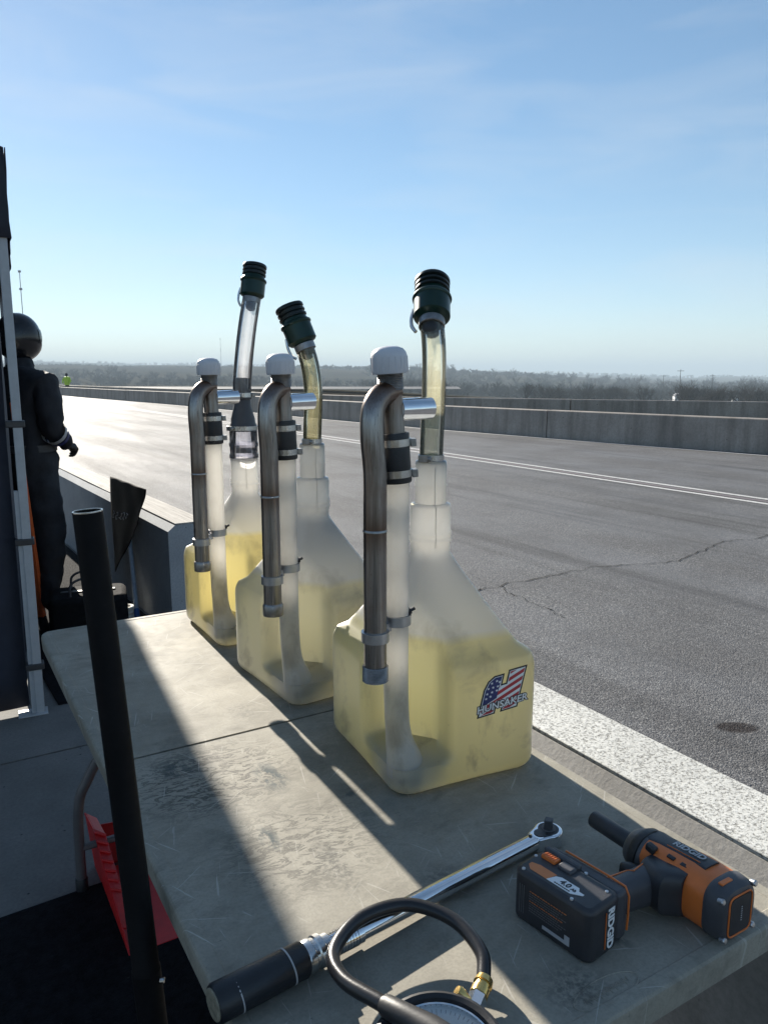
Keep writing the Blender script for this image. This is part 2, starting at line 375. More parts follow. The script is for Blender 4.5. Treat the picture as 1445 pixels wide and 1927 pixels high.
def mat_steel():
    n = N('brushed_steel'); co = n.co()
    br = n.noise(n.co(scale=(40, 40, 1.2)), 12, 5, 0.6)
    c = n.mix(n.ramp(br, (0.3, 0.0), (0.7, 1.0)), (0.20, 0.19, 0.185), (0.36, 0.345, 0.33))
    tint = n.noise(n.co(scale=(1, 1, 0.7)), 7, 5, 0.6)
    c = n.mix(n.ramp(tint, (0.5, 0.0), (0.7, 0.7)), c, (0.20, 0.13, 0.09))
    c = n.mix(n.ramp(n.noise(co, 160, 4, 0.7), (0.6, 0.0), (0.75, 0.5)), c, (0.10, 0.085, 0.07))
    zz = n.sep(co)[2]
    wb = n.ramp(n.math('ABSOLUTE', n.math('SUBTRACT', zz, 0.487), 0), (0.0, 0.85), (0.045, 0.0)); c = n.mix(wb, c, (0.13, 0.085, 0.06))
    tb = n.ramp(n.math('ABSOLUTE', n.math('SUBTRACT', n.math('ADD', zz, n.math('MULTIPLY', tint, 0.03)), 0.735), 0), (0.0, 0.9), (0.05, 0.0)); c = n.mix(tb, c, (0.15, 0.085, 0.055))
    rough = n.math('ADD', 0.20, n.math('MULTIPLY', br, 0.22))
    MAT['brushed_steel'] = n.done(n.pbr(c, rough, 1.0, n.bump(br, 0.05, 0.001), 0.5))
def mat_leafless(name, a, b):
    n = N(name); co = n.co('Generated'); g = n.n('NewGeometry')
    c = n.mix(n.noise(n.co(), 0.35, 3), a, b)
    MAT[name] = n.done(n.n('BsdfDiffuse', Color=c))
def mat_terrain():
    n = N('winter_land'); co = n.co()
    a = n.noise(co, 0.006, 5, 0.55); b = n.noise(n.co(scale=(1, 2.5, 1)), 0.02, 6, 0.6)
    c = n.mix(n.ramp(a, (0.42, 0.0), (0.56, 1.0)), (0.045, 0.036, 0.026), (0.072, 0.058, 0.036))
    c = n.mix(n.ramp(b, (0.5, 0.0), (0.6, 0.8)), c, (0.03, 0.028, 0.02))
    c = n.mix(n.ramp(n.noise(co, 0.8, 6, 0.7), (0.4, 0.0), (0.7, 0.4)), c, (0.05, 0.045, 0.03))
    d_ = n.n('BsdfDiffuse', Color=c, Roughness=0.3); MAT['winter_land'] = n.done(d_)
def mat_wood():
    n = N('weathered_wall_top'); co = n.co()
    gr = n.noise(n.co(scale=(14, 0.7, 14)), 4, 8, 0.7, 0.4)
    c = n.mix(n.ramp(gr, (0.3, 0.0), (0.7, 1.0)), (0.17, 0.155, 0.14), (0.42, 0.40, 0.365))
    c = n.mix(n.ramp(n.noise(n.co(scale=(40, 1.0, 40)), 4, 4), (0.6, 0.0), (0.68, 0.7)), c, (0.06, 0.055, 0.05))
    MAT['weathered_wall_top'] = n.done(n.pbr(c, 0.85, 0, n.bump(gr, 0.5, 0.004), 0.25))
mat_asphalt(); mat_table(); mat_steel(); mat_terrain(); mat_wood()
mat_concrete('floor_concrete', (0.13, 0.126, 0.118), (0.20, 0.195, 0.185), 0.4, True, 1.0)
mat_concrete('wall_concrete', (0.19, 0.183, 0.17), (0.29, 0.28, 0.265), 0.5, True, 1.0)
mat_concrete('dark_wall', (0.26, 0.28, 0.30), (0.36, 0.38, 0.40), 0.5, True, 1.0)
mat_concrete('barrier_concrete', (0.27, 0.235, 0.205), (0.43, 0.38, 0.335), 0.6, True, 0.25, streak=(1.2, 1.2, 0.12))
mat_concrete('white_wall_paint', (0.50, 0.50, 0.475), (0.64, 0.64, 0.61), 0.4, False, 1.0, worn=(0.20, 0.195, 0.18))
mat_concrete('line_paint', (0.58, 0.58, 0.57), (0.70, 0.70, 0.68), 0.4, False, 1.0, worn=(0.1, 0.1, 0.1))
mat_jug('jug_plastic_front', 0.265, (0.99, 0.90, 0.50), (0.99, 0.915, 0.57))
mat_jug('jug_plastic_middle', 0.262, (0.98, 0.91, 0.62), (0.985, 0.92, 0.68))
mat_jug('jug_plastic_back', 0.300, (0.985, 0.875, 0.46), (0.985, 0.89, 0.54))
mat_jug('jug_plastic_plain', -1.0, (0.7, 0.6, 0.2), (0.7, 0.6, 0.2))
mat_clear('yellowed_hose', (0.992, 0.986, 0.95), 0.22, (0.96, 0.93, 0.72))
mat_clear('amber_hose', (0.988, 0.968, 0.88), 0.24, (0.96, 0.86, 0.52))
mat_clear('clear_hose', (0.95, 0.95, 0.95), 0.18, (0.85, 0.85, 0.88))
mat_clear('clear_adapter', (0.95, 0.95, 0.97), 0.14, (0.8, 0.8, 0.86))
mat_clear('gauge_glass', (0.96, 0.98, 0.98), 0.04, (0.8, 0.85, 0.85), 0.03)
simple('chrome', (0.80, 0.81, 0.83), 0.10, 1.0, var=0.05)
simple('clamp_steel', (0.62, 0.62, 0.61), 0.25, 1.0, var=0.1)
simple('dull_steel', (0.30, 0.29, 0.28), 0.42, 1.0, var=0.25, vs_=80)
simple('zinc', (0.45, 0.46, 0.48), 0.38, 1.0, var=0.15)
simple('galvanized_leg', (0.13, 0.12, 0.12), 0.45, 0.3, var=0.12)
simple('pvc_white', (0.58, 0.57, 0.59), 0.38, var=0.05, scuff=(0.45, 0.43, 0.42))
simple('black_rubber', (0.018, 0.018, 0.02), 0.48, var=0.3, bump=0.2)
simple('black_hose', (0.016, 0.016, 0.018), 0.30, var=0.3, bump=0.15, bs=400)
simple('black_plastic', (0.030, 0.030, 0.034), 0.45, var=0.25, bump=0.2, bs=500)
simple('charcoal_plastic', (0.055, 0.055, 0.062), 0.5, var=0.2, bump=0.2, bs=500)
simple('grip_tape', (0.013, 0.015, 0.019), 0.42, var=0.3, bump=0.4, bs=300)
simple('black_post', (0.005, 0.005, 0.006), 0.6, spec=0.15, var=0.3, bump=0.2, bs=120, scuff=(0.02, 0.02, 0.02))
simple('green_anodized', (0.004, 0.026, 0.018), 0.30, 0.2, var=0.2)
simple('green_dark', (0.006, 0.011, 0.010), 0.35, 0.2, var=0.2)
simple('orange_plastic', (0.66, 0.16, 0.03), 0.42, var=0.12)
simple('orange_bright', (0.72, 0.13, 0.03), 0.6, var=0.1)
simple('grey_tool_metal', (0.10, 0.10, 0.105), 0.5, 0.4, var=0.2)
simple('grip_end', (0.22, 0.20, 0.15), 0.6, var=0.5, vs_=90)
simple('label_white', (0.80, 0.80, 0.80), 0.5, var=0.03)
simple('label_grey', (0.42, 0.42, 0.43), 0.5, var=0.05)
simple('print_dim', (0.14, 0.14, 0.14), 0.6, var=0.05)
simple('print_orange', (0.62, 0.20, 0.06), 0.5, var=0.05)
simple('sticker_black', (0.012, 0.012, 0.014), 0.4, var=0.1)
simple('sticker_red', (0.46, 0.025, 0.035), 0.4, var=0.1)
simple('sticker_blue', (0.022, 0.030, 0.13), 0.4, var=0.1)
simple('sticker_white', (0.80, 0.79, 0.77), 0.4, var=0.05)
simple('brass', (0.72, 0.50, 0.18), 0.24, 1.0, var=0.1)
simple('dial_white', (0.76, 0.80, 0.80), 0.5, var=0.03)
simple('red_paint', (0.55, 0.010, 0.012), 0.5, var=0.12)
simple('tent_frame_white', (0.36, 0.375, 0.39), 0.42, var=0.08, scuff=(0.3, 0.3, 0.3))
simple('tent_fabric', (0.016, 0.020, 0.034), 0.75, var=0.2, vs_=6, bump=0.4, bs=9, bd=0.02)
simple('suit_black', (0.014, 0.014, 0.018), 0.8, var=0.3, vs_=12, bump=0.5, bs=18, bd=0.01)
simple('helmet_black', (0.012, 0.012, 0.014), 0.16, var=0.2)
simple('skin', (0.42, 0.22, 0.16), 0.55, spec=0.4, var=0.1)
simple('black_carpet', (0.009, 0.009, 0.011), 0.95, spec=0.1, var=0.5, vs_=40, bump=1.0, bs=160, bd=0.006)
simple('black_nylon', (0.035, 0.034, 0.035), 0.45, var=0.25, vs_=25, bump=0.2, bs=40, bd=0.004)
simple('bag_cloth', (0.010, 0.010, 0.011), 0.9, spec=0.1, var=0.3, vs_=25, bump=0.5, bs=40, bd=0.006)
simple('flag_cloth', (0.008, 0.008, 0.009), 0.7, spec=0.08, var=0.3, vs_=25, bump=0.2, bs=60, bd=0.003)
simple('stick_blue_grey', (0.26, 0.32, 0.38), 0.5, var=0.15)
simple('stick_blue', (0.02, 0.08, 0.25), 0.5, var=0.1)
simple('rope_white', (0.70, 0.68, 0.62), 0.7, var=0.1)
simple('red_line', (0.105, 0.088, 0.092), 0.7, var=0.3)
simple('crack_dark', (0.022, 0.022, 0.022), 0.95, spec=0.1, var=0.3)
simple('hi_vis', (0.42, 0.62, 0.04), 0.7, var=0.1)
simple('mast_grey', (0.16, 0.16, 0.17), 0.6, var=0.1)
simple('shed_white', (0.6, 0.6, 0.6), 0.6, var=0.05)
simple('grass_verge', (0.10, 0.085, 0.045), 1.0, spec=0.0, var=0.4, vs_=2)
mat_leafless('bare_wood', (0.026, 0.021, 0.018), (0.055, 0.044, 0.036))

# ------------------------------------------------------------------ the setting
def at(px, py, z=0.0):
    """the point at real height z seen at this row and column of the photograph"""
    r, d = (px - 722.5) / 1447, (py - 963.5) / 1447
    s, c = math.sin(R(PITCH)), math.cos(R(PITCH))
    v = Vector((r, c - d * s, -s - d * c)); k = (z - CAM_Z) / v.z
    return Vector((v.x * k, v.y * k, z))
def sheet(poly, z=0.0):
    return [(p[0], p[1], z) for p in poly], [tuple(range(len(poly)))]
def ribbon(pts, wd, z):
    P = [Vector((p[0], p[1], 0)) for p in pts]; v, f = [], []
    for i, p in enumerate(P):
        t = (P[min(i + 1, len(P) - 1)] - P[max(i - 1, 0)]).normalized(); nn = Vector((-t.y, t.x, 0))
        ww = wd[i] if isinstance(wd, list) else wd
        v += [tuple(p + nn * ww / 2 + Vector((0, 0, z))), tuple(p - nn * ww / 2 + Vector((0, 0, z)))]
    for i in range(len(P) - 1): f.append((2 * i, 2 * i + 1, 2 * i + 3, 2 * i + 2))
    return v, f
def lerp(a, b, t): return a + (b - a) * t
def interp(x, xs, ys):
    if x <= xs[0]: return ys[0]
    for i in range(len(xs) - 1):
        if x <= xs[i + 1]: return lerp(ys[i], ys[i + 1], (x - xs[i]) / (xs[i + 1] - xs[i]))
    return ys[-1]

BAR1 = [(40, -16), (20, 3.2), (12.6, 9.7), (7.5, 15.0), (1.52, 22.6), (-4.4, 31.5), (-10.5, 41.16), (-18.0, 51.9), (-26.5, 64.3), (-45, 92)]
BAR2 = [(48, -6), (24, 13.8), (12.5, 22.8), (10.2, 24.3), (1.9, 28.9), (-5.0, 37.0), (-12.5, 49.0), (-22, 62.0), (-36, 82), (-52, 106)]

# land rolling away to the hills
RN = [0, 45, 150, 300, 500, 900, 1500, 2600, 6000]
PXN = [-1500, -300, 100, 500, 800, 1000, 1250, 1445, 3000]
ROWS = {150: [727, 727, 727, 727, 741, 752, 757, 757, 757], 300: [725, 725, 725, 726, 741, 750, 752, 752, 752], 500: [724, 724, 724, 724, 735, 742, 744, 744, 744],
        900: [688, 688, 689, 691, 699, 708, 721, 722, 722], 1500: [690, 690, 691, 694, 701, 711, 717, 718, 718], 2600: [684, 684, 685, 690, 698, 703, 708, 712, 712], 6000: [706, 706, 706, 707, 709, 712, 714, 716, 716]}
def land_z(x, y):
    r = math.hypot(x, y)
    a = math.atan2(x, y); a = max(-1.2, min(1.2, a)); px = 722.5 + 1447 * math.tan(a)
    zs = []
    for q in RN: zs.append(-0.06 if q <= 45 else CAM_Z - q * (interp(px, PXN, ROWS[q]) - 710) / 1447)
    wob = 0.0
    if r > 200: wob = (math.sin(x * 0.011 + 1.3) * math.cos(y * 0.008) + 0.5 * math.sin(x * 0.031 + y * 0.021)) * 0.0016 * r
    return interp(r, RN, zs) + wob
def make_land():
    rs = [0.5, 20, 45, 70, 100, 150, 200, 250, 300, 350, 400, 450, 500, 560, 620, 700, 780, 860, 920, 1000, 1200, 1500, 1800, 2200, 2600, 3200, 4200, 6000]
    n = 300; v, f = [(0, 0, -0.06)], []
    for r in rs:
        for i in range(n):
            a = 2 * math.pi * i / n; x, y = r * math.sin(a), r * math.cos(a); v.append((x, y, land_z(x, y)))
    for i in range(n): f.append((0, 1 + i, 1 + (i + 1) % n))
    for j in range(len(rs) - 1):
        for i in range(n):
            i2 = (i + 1) % n; f.append((1 + j * n + i, 1 + j * n + i2, 1 + (j + 1) * n + i2, 1 + (j + 1) * n + i))
    struct(obj('hills', (v, f), MAT['winter_land'], smooth=60))
make_land()

pv = [T(150, 1.25), T(-25, 1.25)]
road_poly = [(p.x, p.y) for p in pv] + [(30, -40), (55, -28)] + BAR1
road = struct(obj('road', sheet(road_poly, 0.0), MAT['asphalt'], smooth=0))
vg = BAR1 + [(x, y) for x, y in reversed(BAR2)]
struct(obj('grass_verge', sheet(vg, -0.01), MAT['grass_verge'], smooth=0))
struct(obj('far_track', sheet([(-70, 99), (10, 101), (12, 126), (-85, 126)], -0.02), MAT['asphalt'], smooth=0))
def edge_line(off, wd):
    pts = []
    for i in range(len(BAR1)):
        p = Vector(BAR1[i]); t = (Vector(BAR1[min(i + 1, len(BAR1) - 1)]) - Vector(BAR1[max(i - 1, 0)])).normalized()
        pts.append(tuple(p + Vector((-t.y, t.x)) * off))
    return ribbon(pts, wd, 0.004)
obj('white_line', edge_line(0.42, 0.11), MAT['line_paint'], road, smooth=0)
for v0, wd, m in ((8.47, 0.085, 'line_paint'), (8.80, 0.085, 'line_paint'), (8.635, 0.12, 'red_line')):
    obj('white_line' if m == 'line_paint' else 'red_line', ribbon([T(u, v0 + 0.012 * math.sin(u * 0.7)) for u in range(-6, 62, 2)], wd, 0.004), MAT[m], road, smooth=0)
def crack(px, wd, k=7):
    P = [at(*p) for p in px]; out = []
    for a, b in zip(P[:-1], P[1:]):
        for i in range(k):
            q = a.lerp(b, i / k); out.append(q + Vector((random.uniform(-.018, .018), random.uniform(-.03, .03), 0)))
    out.append(P[-1])
    return ribbon(out, [wd * random.uniform(0.4, 1.5) for _ in out], 0.0045)
obj('crack', crack([(895, 1112), (906, 1110), (963, 1097), (1062, 1079), (1118, 1067), (1188, 1064), (1278, 1056), (1322, 1036), (1361, 1019), (1417, 1014), (1470, 1003), (1600, 985)], 0.0075), MAT['crack_dark'], road, smooth=0)
obj('crack', crack([(946, 1105), (958, 1118), (980, 1123), (1008, 1140), (1036, 1149), (1062, 1163)], 0.005), MAT['crack_dark'], road, smooth=0)
obj('crack', crack([(880, 1078), (905, 1092), (948, 1104)], 0.003), MAT['crack_dark'], road, smooth=0)

# concrete pit floor, slab by slab
floor = struct(obj('pit_floor', box((0, 0, -0.08), (0.5, 0.5, 0.06)), MAT['floor_concrete']))
floor.location = T(2.0, -1.5, 0)
floor.rotation_euler = (0, 0, R(TROT))
slab = mesh_of('slab', xf(box((0, 0, -0.05), (2.392, 2.988, 0.1))), 30)
for i in range(-2, 4):
    for j in range(4):
        obj('slab', slab, MAT['floor_concrete'], floor, loc=(2.75 - 1.2 - 2.4 * j, 3.12 - 2.0 + 1.5 + 3.0 * (i - 0), 0))
slab.materials.clear(); slab.materials.append(MAT['floor_concrete'])

# far concrete barriers, panel by panel
def barrier(poly, H, seg, label, start=0.0):
    root = thing('concrete_barrier', label, 'barrier', (poly[4][0], poly[4][1], 0))
    o0 = Vector((poly[4][0], poly[4][1], 0))
    P = catmull([(x, y, 0) for x, y in poly], 10)
    L = [0]
    for a, b in zip(P[:-1], P[1:]): L.append(L[-1] + (b - a).length)
    def pt(s): 
        return Vector((interp(s, L, [p.x for p in P]), interp(s, L, [p.y for p in P]), 0))
    prof = [(-0.30, -0.1), (-0.30, 0.03), (-0.145, 0.24), (-0.085, H - 0.015), (-0.07, H), (0.07, H), (0.085, H - 0.015), (0.145, 0.24), (0.30, 0.03), (0.30, -0.1)]
    prof = [(-0.13, -0.1), (-0.115, H - 0.02), (-0.095, H), (0.095, H), (0.115, H - 0.02), (0.13, -0.1)]
    s = start
    while s < L[-1] - seg:
        v, f = [], []; m = len(prof); k = 4; dz = random.uniform(-0.012, 0.012); dx = random.uniform(-0.012, 0.012)
        for i in range(k + 1):
            q = s + 0.02 + (seg - 0.04) * i / k; c = pt(q); t = (pt(q + 0.3) - pt(q - 0.3)).normalized(); nn = Vector((-t.y, t.x, 0))
            for (a, z) in prof:
                v.append(tuple(c + nn * (a + dx) + Vector((0, 0, z + (dz if z > 0.2 else 0))) - o0))
        for i in range(k):
            for j in range(m - 1): f.append((i * m + j, (i + 1) * m + j, (i + 1) * m + j + 1, i * m + j + 1))
        f.append(tuple(range(m))); f.append(tuple(k * m + j for j in range(m - 1, -1, -1)))
        obj('panel', (v, f), MAT['barrier_concrete'], root, smooth=25)
        s += seg
    return root
b1 = barrier(BAR1, 0.675, 6.1, 'nearer of the two low concrete barrier walls across the road', 1.5)
b2 = barrier(BAR2, 0.735, 6.1, 'farther concrete barrier wall, seen above the nearer one', 4.0)

# pit wall: far length and the white-topped length beside the table
def wall_len(name, label, u0, u1, top_mat, body_mat, H=0.65, turn=0.0):
    root = thing(name, label, 'wall', T(u0, 1.275, 0), TROT + turn)
    L = u1 - u0
    prof = [(-0.125, -0.03), (-0.125, H - 0.04), (-0.088, H - 0.006), (0.105, H - 0.006), (0.125, H - 0.03), (0.125, -0.03)]
    k = max(2, int(L / 0.5)); v, f = [], []; m = len(prof)
    for i in range(k + 1):
        for (x, z) in prof: v.append((x + random.uniform(-.002, .002), L * i / k, z + random.uniform(-.002, .002)))
    for i in range(k):
        for j in range(m - 1): f.append((i * m + j, (i + 1) * m + j, (i + 1) * m + j + 1, i * m + j + 1))
    f.append(tuple(range(m))); f.append(tuple(k * m + j for j in range(m - 1, -1, -1)))
    obj('wall_body', (v, f), MAT[body_mat], root, smooth=20)
    obj('wall_top', box((0.009, L / 2, H - 0.001), (0.186, L - 0.01, 0.010)), MAT[top_mat], root, bevel=0.002)
    return root
wall_len('pit_wall', 'shaded far length of low concrete pit wall with weathered sunlit top', 4.28, 14.0, 'weathered_wall_top', 'dark_wall', turn=2.2)
wall_len('pit_wall', 'near length of low concrete pit wall with speckled white painted top beside table', -1.2, 2.45, 'white_wall_paint', 'wall_concrete')

# ------------------------------------------------------------------ bare trees
def tree_geo(h, seed, lv=4, nb=3, thin=1.0, sides=3):
    rnd = random.Random(seed); gs = []
    def br(p, d, L, r, l):
        q = p + d * L * 0.5 + Vector((rnd.uniform(-1, 1), rnd.uniform(-1, 1), rnd.uniform(-.3, .5))) * L * 0.08; e = p + d * L
        gs.append(tube([p, q, e], [r, r * 0.85, r * 0.6], sides, False))
        if l == 0: return
        for i in range(nb + (1 if l > 1 else 0)):
            t = rnd.uniform(0.45, 1.0); b0 = p.lerp(e, t)
            ax = Vector((rnd.uniform(-1, 1), rnd.uniform(-1, 1), rnd.uniform(-0.1, 1))).normalized()
            nd = (d * 0.75 + ax * 0.85).normalized(); br(b0, nd, L * rnd.uniform(0.5, 0.78), r * 0.5, l - 1)
    br(Vector((0, 0, -0.3)), Vector((rnd.uniform(-.08, .08), rnd.uniform(-.08, .08), 1)).normalized(), h * 0.36, h * 0.018 * thin, lv)
    return join(*gs)
TREES = {'near': [tree_geo(1.0, s, 4, 3, 1.4) for s in range(5)], 'mid': [tree_geo(1.0, 20 + s, 3, 4, 2.0) for s in range(6)], 'far': [tree_geo(1.0, 60 + s, 2, 4, 5.0) for s in range(6)]}
def wood(name, label, spots, lod, mat='bare_wood'):
    """a far-off wood that reads as one mass"""
    V, F = [], []
    for (x, y, h, k) in spots:
        g = TREES[lod][k % 5]; a = random.uniform(0, 6.28); c, s = math.cos(a), math.sin(a); z0 = land_z(x, y); o = len(V); wd = random.uniform(1.1, 1.7)
        V += [(x + (p[0] * c - p[1] * s) * h * wd, y + (p[0] * s + p[1] * c) * h * wd, z0 + p[2] * h) for p in g[0]]
        F += [tuple(i + o for i in q) for q in g[1]]
    me = bpy.data.meshes.new(name); me.from_pydata(V, [], F); me.materials.append(MAT[mat])
    o = bpy.data.objects.new(name, me); COL.objects.link(o); tag(o, label, 'trees', None, 'stuff')
def spots(n, px0, px1, d0, d1, h0, h1):
    out = []
    for i in range(n):
        px = random.uniform(px0, px1); d = random.uniform(d0, d1)
        out.append(((px - 722.5) / 1447 * d, d, random.uniform(h0, h1), random.randrange(6)))
    return out
wood('bare_wood', 'dark bare brush and trees just beyond the barriers at the right', spots(130, 1270, 1640, 150, 280, 5, 10.5) + spots(60, 980, 1210, 200, 320, 6, 12), 'near')
wood('bare_wood', 'hazy bare woodland filling the valley on the right', spots(420, 690, 1750, 330, 480, 9, 16) + spots(420, 690, 1750, 480, 900, 10, 20), 'mid')
wood('bare_wood', 'hazy dark clumps of bare trees below the brown hillside on the left', spots(110, -60, 240, 460, 640, 10, 18) + spots(200, 230, 760, 430, 600, 7, 13), 'mid')
wood('bare_wood', 'low line of distant trees along the skyline ridge', spots(1100, -300, 1750, 1900, 2650, 10, 19) + spots(260, 560, 1050, 850, 1100, 7, 15) + spots(200, -100, 560, 860, 980, 3, 6), 'far')
def bare_tree(px, d, h, k, label):
    x = (px - 722.5) / 1447 * d
    root = thing('bare_tree', label, 'tree', (x, d, land_z(x, d)))
    g = tree_geo(h, 40 + k, 5, 3, 1.0)
    ntr = 9
    obj('trunk', (g[0][:ntr], [q for q in g[1] if max(q) < ntr]), MAT['bare_wood'], root, smooth=0)
    obj('crown', (g[0], [q for q in g[1] if min(q) >= ntr]), MAT['bare_wood'], root, smooth=0)
bare_tree(1408, 265, 9.6, 0, 'tallest bare tree in the brush at the far right edge')
bare_tree(1318, 285, 8.2, 1, 'bare tree standing left of the tallest one at far right')
bare_tree(1080, 300, 8.6, 2, 'dark bare tree rising from the wood right of centre')

def mast(px, row, d, w_, label, tiers):
    x = (px - 722.5) / 1447 * d; z0 = land_z(x, d); top = CAM_Z + d * (710 - row) / 1447 * 1.015
    root = thing('radio_mast', label, 'mast', (x, d, z0)); H = top - z0
    obj('pole', tube([(0, 0, -1), (0, 0, H)], [w_, w_ * 0.6], 8), MAT['mast_grey'], root)
    for t in tiers: obj('antenna', box((0, 0, H * t), (w_ * 4.5, w_ * 2, H * 0.018)), MAT['mast_grey'], root)
mast(63, 522, 300, 0.22, 'tall radio mast rising behind the helmeted person', (0.99, 0.84, 0.55))
mast(422, 641, 1300, 0.42, 'thin distant radio mast on the skyline between the two left jugs', (0.99, 0.6))
def utility_pole(px, d, h, label):
    x = (px - 722.5) / 1447 * d
    root = thing('utility_pole', label, 'pole', (x, d, land_z(x, d)))
    obj('pole', tube([(0, 0, -.5), (0, 0, h)], [0.10, 0.07], 6), MAT['bare_wood'], root); obj('crossarm', box((0, 0, h - 0.5), (2.2, 0.12, 0.14)), MAT['bare_wood'], root)
utility_pole(1271, 255, 10.5, 'leftmost wooden utility pole in front of the right-hand wood')
utility_pole(1240, 330, 11, 'smaller utility pole behind the leftmost one')
utility_pole(1331, 300, 10.5, 'rightmost wooden utility pole by the brush')
def shed(px, d, s, label):
    x = (px - 722.5) / 1447 * d
    root = thing('shed', label, 'shed', (x, d, land_z(x, d) + 0.0))
    obj('wall', box((0, 0, s[2] / 2), s), MAT['shed_white'], root); hw = s[0] / 2 + 0.15
    obj('roof', xf(prism([(-hw, 0), (hw, 0), (0, s[2] * 0.4)], -s[1] / 2 - 0.2, s[1] / 2 + 0.2), (0, 0, s[2] + 0.005), (90, 0, 0)), MAT['mast_grey'], root, smooth=0)
shed(1268, 235, (2.2, 2, 1.9), 'small white shed in the field left of the brush')
shed(1376, 230, (2.0, 1.6, 1.4), 'low white shed in the field at far right')
# flag marshal far down the track
def marshal():
    d = 66.0; x = (135 - 722.5) / 1447 * d * 1.0
    root = thing('person', 'far-off person in a yellow-green safety vest standing behind the barrier', 'person', (x, d, 0))
    body = [(0.0, 0), (0.15, 0.02), (0.14, 0.5), (0.17, 0.85), (0.20, 1.05), (0.24, 1.35), (0.20, 1.48), (0.07, 1.53), (0.06, 1.56), (0.10, 1.62), (0.11, 1.70), (0.09, 1.79), (0.0, 1.83)]
    g = lathe(body, 12); obj('body', xf(g, scale=(1, 0.7, 1)), MAT['suit_black'], root)
    obj('vest', xf(lathe([(0.215, 0.82), (0.235, 1.05), (0.275, 1.36), (0.22, 1.50), (0.1, 1.53)], 14), scale=(1, 0.75, 1)), MAT['hi_vis'], root)
    for s in (-1, 1): obj('arm', tube([(0.22 * s, 0, 1.44), (0.34 * s, -.05, 1.15), (0.26 * s, -.2, 0.98)], [.075, .06, .045], 8), MAT['hi_vis'], root)
marshal()
g = lathe([(0.0, 0), (0.09, 0.01), (0.085, 0.06), (0.05, 0.11), (0.0, 0.12)], 9); g = ([(x + random.uniform(-.02, .02), y + random.uniform(-.02, .02), z) for x, y, z in g[0]], g[1])
p = at(857, 809); tag(obj('rubber_debris', xf(g, scale=(1.2, 0.9, 1.0)), MAT['black_rubber'], loc=p), 'small dark lump of rubber on the road by the far barrier', 'debris')

# ------------------------------------------------------------------ folding table (local x across = V, local y along = U)
tbl = thing('folding_table', 'grey plastic folding table with scratched and stained top, fold seam across the middle', 'table', T(1.45, 0.625, 0), TROT)
TW, TL, TT = 0.38, 0.92, 0.045
def table_half(sgn):
    # one half of the top: outer corners rounded, skirt all round, thin gap at the seam
    k = 8; r = 0.055; y0 = 0.0006; out = []
    out += [(TW, y0), ]
    for i in range(k + 1):
        a = R(90 * i / k); out.append((TW - r + r * math.cos(a), TL - r + r * math.sin(a)))
    for i in range(k + 1):
        a = R(90 + 90 * i / k); out.append((-TW + r + r * math.cos(a), TL - r + r * math.sin(a)))
    out.append((-TW, y0))
    if sgn < 0: out = [(-x, -y) for x, y in out]
    cx, cy_ = 0, sgn * TL / 2
    def inset(d): 
        res = []
        for (x, y) in out:
            dx = max(0, (abs(x) - (TW - d))); res.append((math.copysign(min(abs(x), TW - d), x), math.copysign(max(min(abs(y), TL - d), y0 + min(d, .0014)), sgn)))
        return res
    rings = [(inset(0.004), TZ - TT), (inset(0.0), TZ - 0.008), (inset(0.0012), TZ - 0.0035), (inset(0.0040), TZ - 0.0008), (inset(0.0075), TZ), (inset(0.022), TZ), (inset(0.0235), TZ - 0.0009), (inset(0.026), TZ - 0.001)]
    v, f = [], []; n = len(out)
    for pts, z in rings: v += [(x, y, z) for x, y in pts]
    for j in range(len(rings) - 1):
        for i in range(n):
            i2 = (i + 1) % n; f.append((j * n + i, j * n + i2, (j + 1) * n + i2, (j + 1) * n + i))
    f.append(tuple((len(rings) - 1) * n + i for i in range(n))); f.append(tuple(range(n - 1, -1, -1)))
    return v, f
obj('table_half', table_half(1), MAT['table_plastic'], tbl, smooth=14); obj('table_half', table_half(-1), MAT['table_plastic'], tbl, smooth=14)
for s in (-1, 1):
    obj('rail', box((s * 0.30, 0, TZ - TT - 0.011), (0.025, 1.6, 0.02)), MAT['galvanized_leg'], tbl, bevel=0.002)
    e = s * 0.66
    obj('leg_bar', tube([(-0.30, e, TZ - TT - 0.03), (0.30, e, TZ - TT - 0.03)], 0.0125, 12), MAT['galvanized_leg'], tbl)
    for q in (-1, 1):
        lg = obj('leg', tube(catmull([(q * 0.22, e, TZ - TT - 0.03), (q * 0.235, e + s * 0.02, 0.50), (q * 0.30, e + s * 0.05, 0.36), (q * 0.335, e + s * 0.06, 0.26), (q * 0.34, e + s * 0.06, 0.02)], 8), 0.0145, 14), MAT['galvanized_leg'], tbl)
        obj('foot_cap', lathe([(0.0165, 0.0), (0.0175, 0.004), (0.0175, 0.045), (0.016, 0.048)], 14, loc=(q * 0.34, e + s * 0.06, 0)), MAT['black_rubber'], lg)
    obj('cross_bar', tube([(-0.335, e + s * 0.06, 0.14), (0.335, e + s * 0.06, 0.14)], 0.011, 10), MAT['galvanized_leg'], tbl)
# moulded oval mark near the near edge
lx, ly = 0.03, -0.885
ov = [(lx + 0.052 * math.cos(a * math.pi / 24), ly + 0.018 * math.sin(a * math.pi / 24), TZ - 0.0008) for a in range(49)]
mk = obj('moulded_mark', tube(ov, 0.0011, 6, False), MAT['table_plastic'], tbl)
st = []
for i in range(26):          # worn-down raised strokes, too faint to read in the photograph
    xx = lx - 0.036 + i * 0.0029; st.append(box((xx, ly + 0.0012 * math.sin(i * 2.1), TZ - 0.0006), (0.0009, 0.0045 + 0.003 * ((i * 7) % 3), 0.0012), (0, 0, (i * 53) % 40 - 20)))
obj('lettering', join(*st), MAT['table_plastic'], mk, smooth=0)

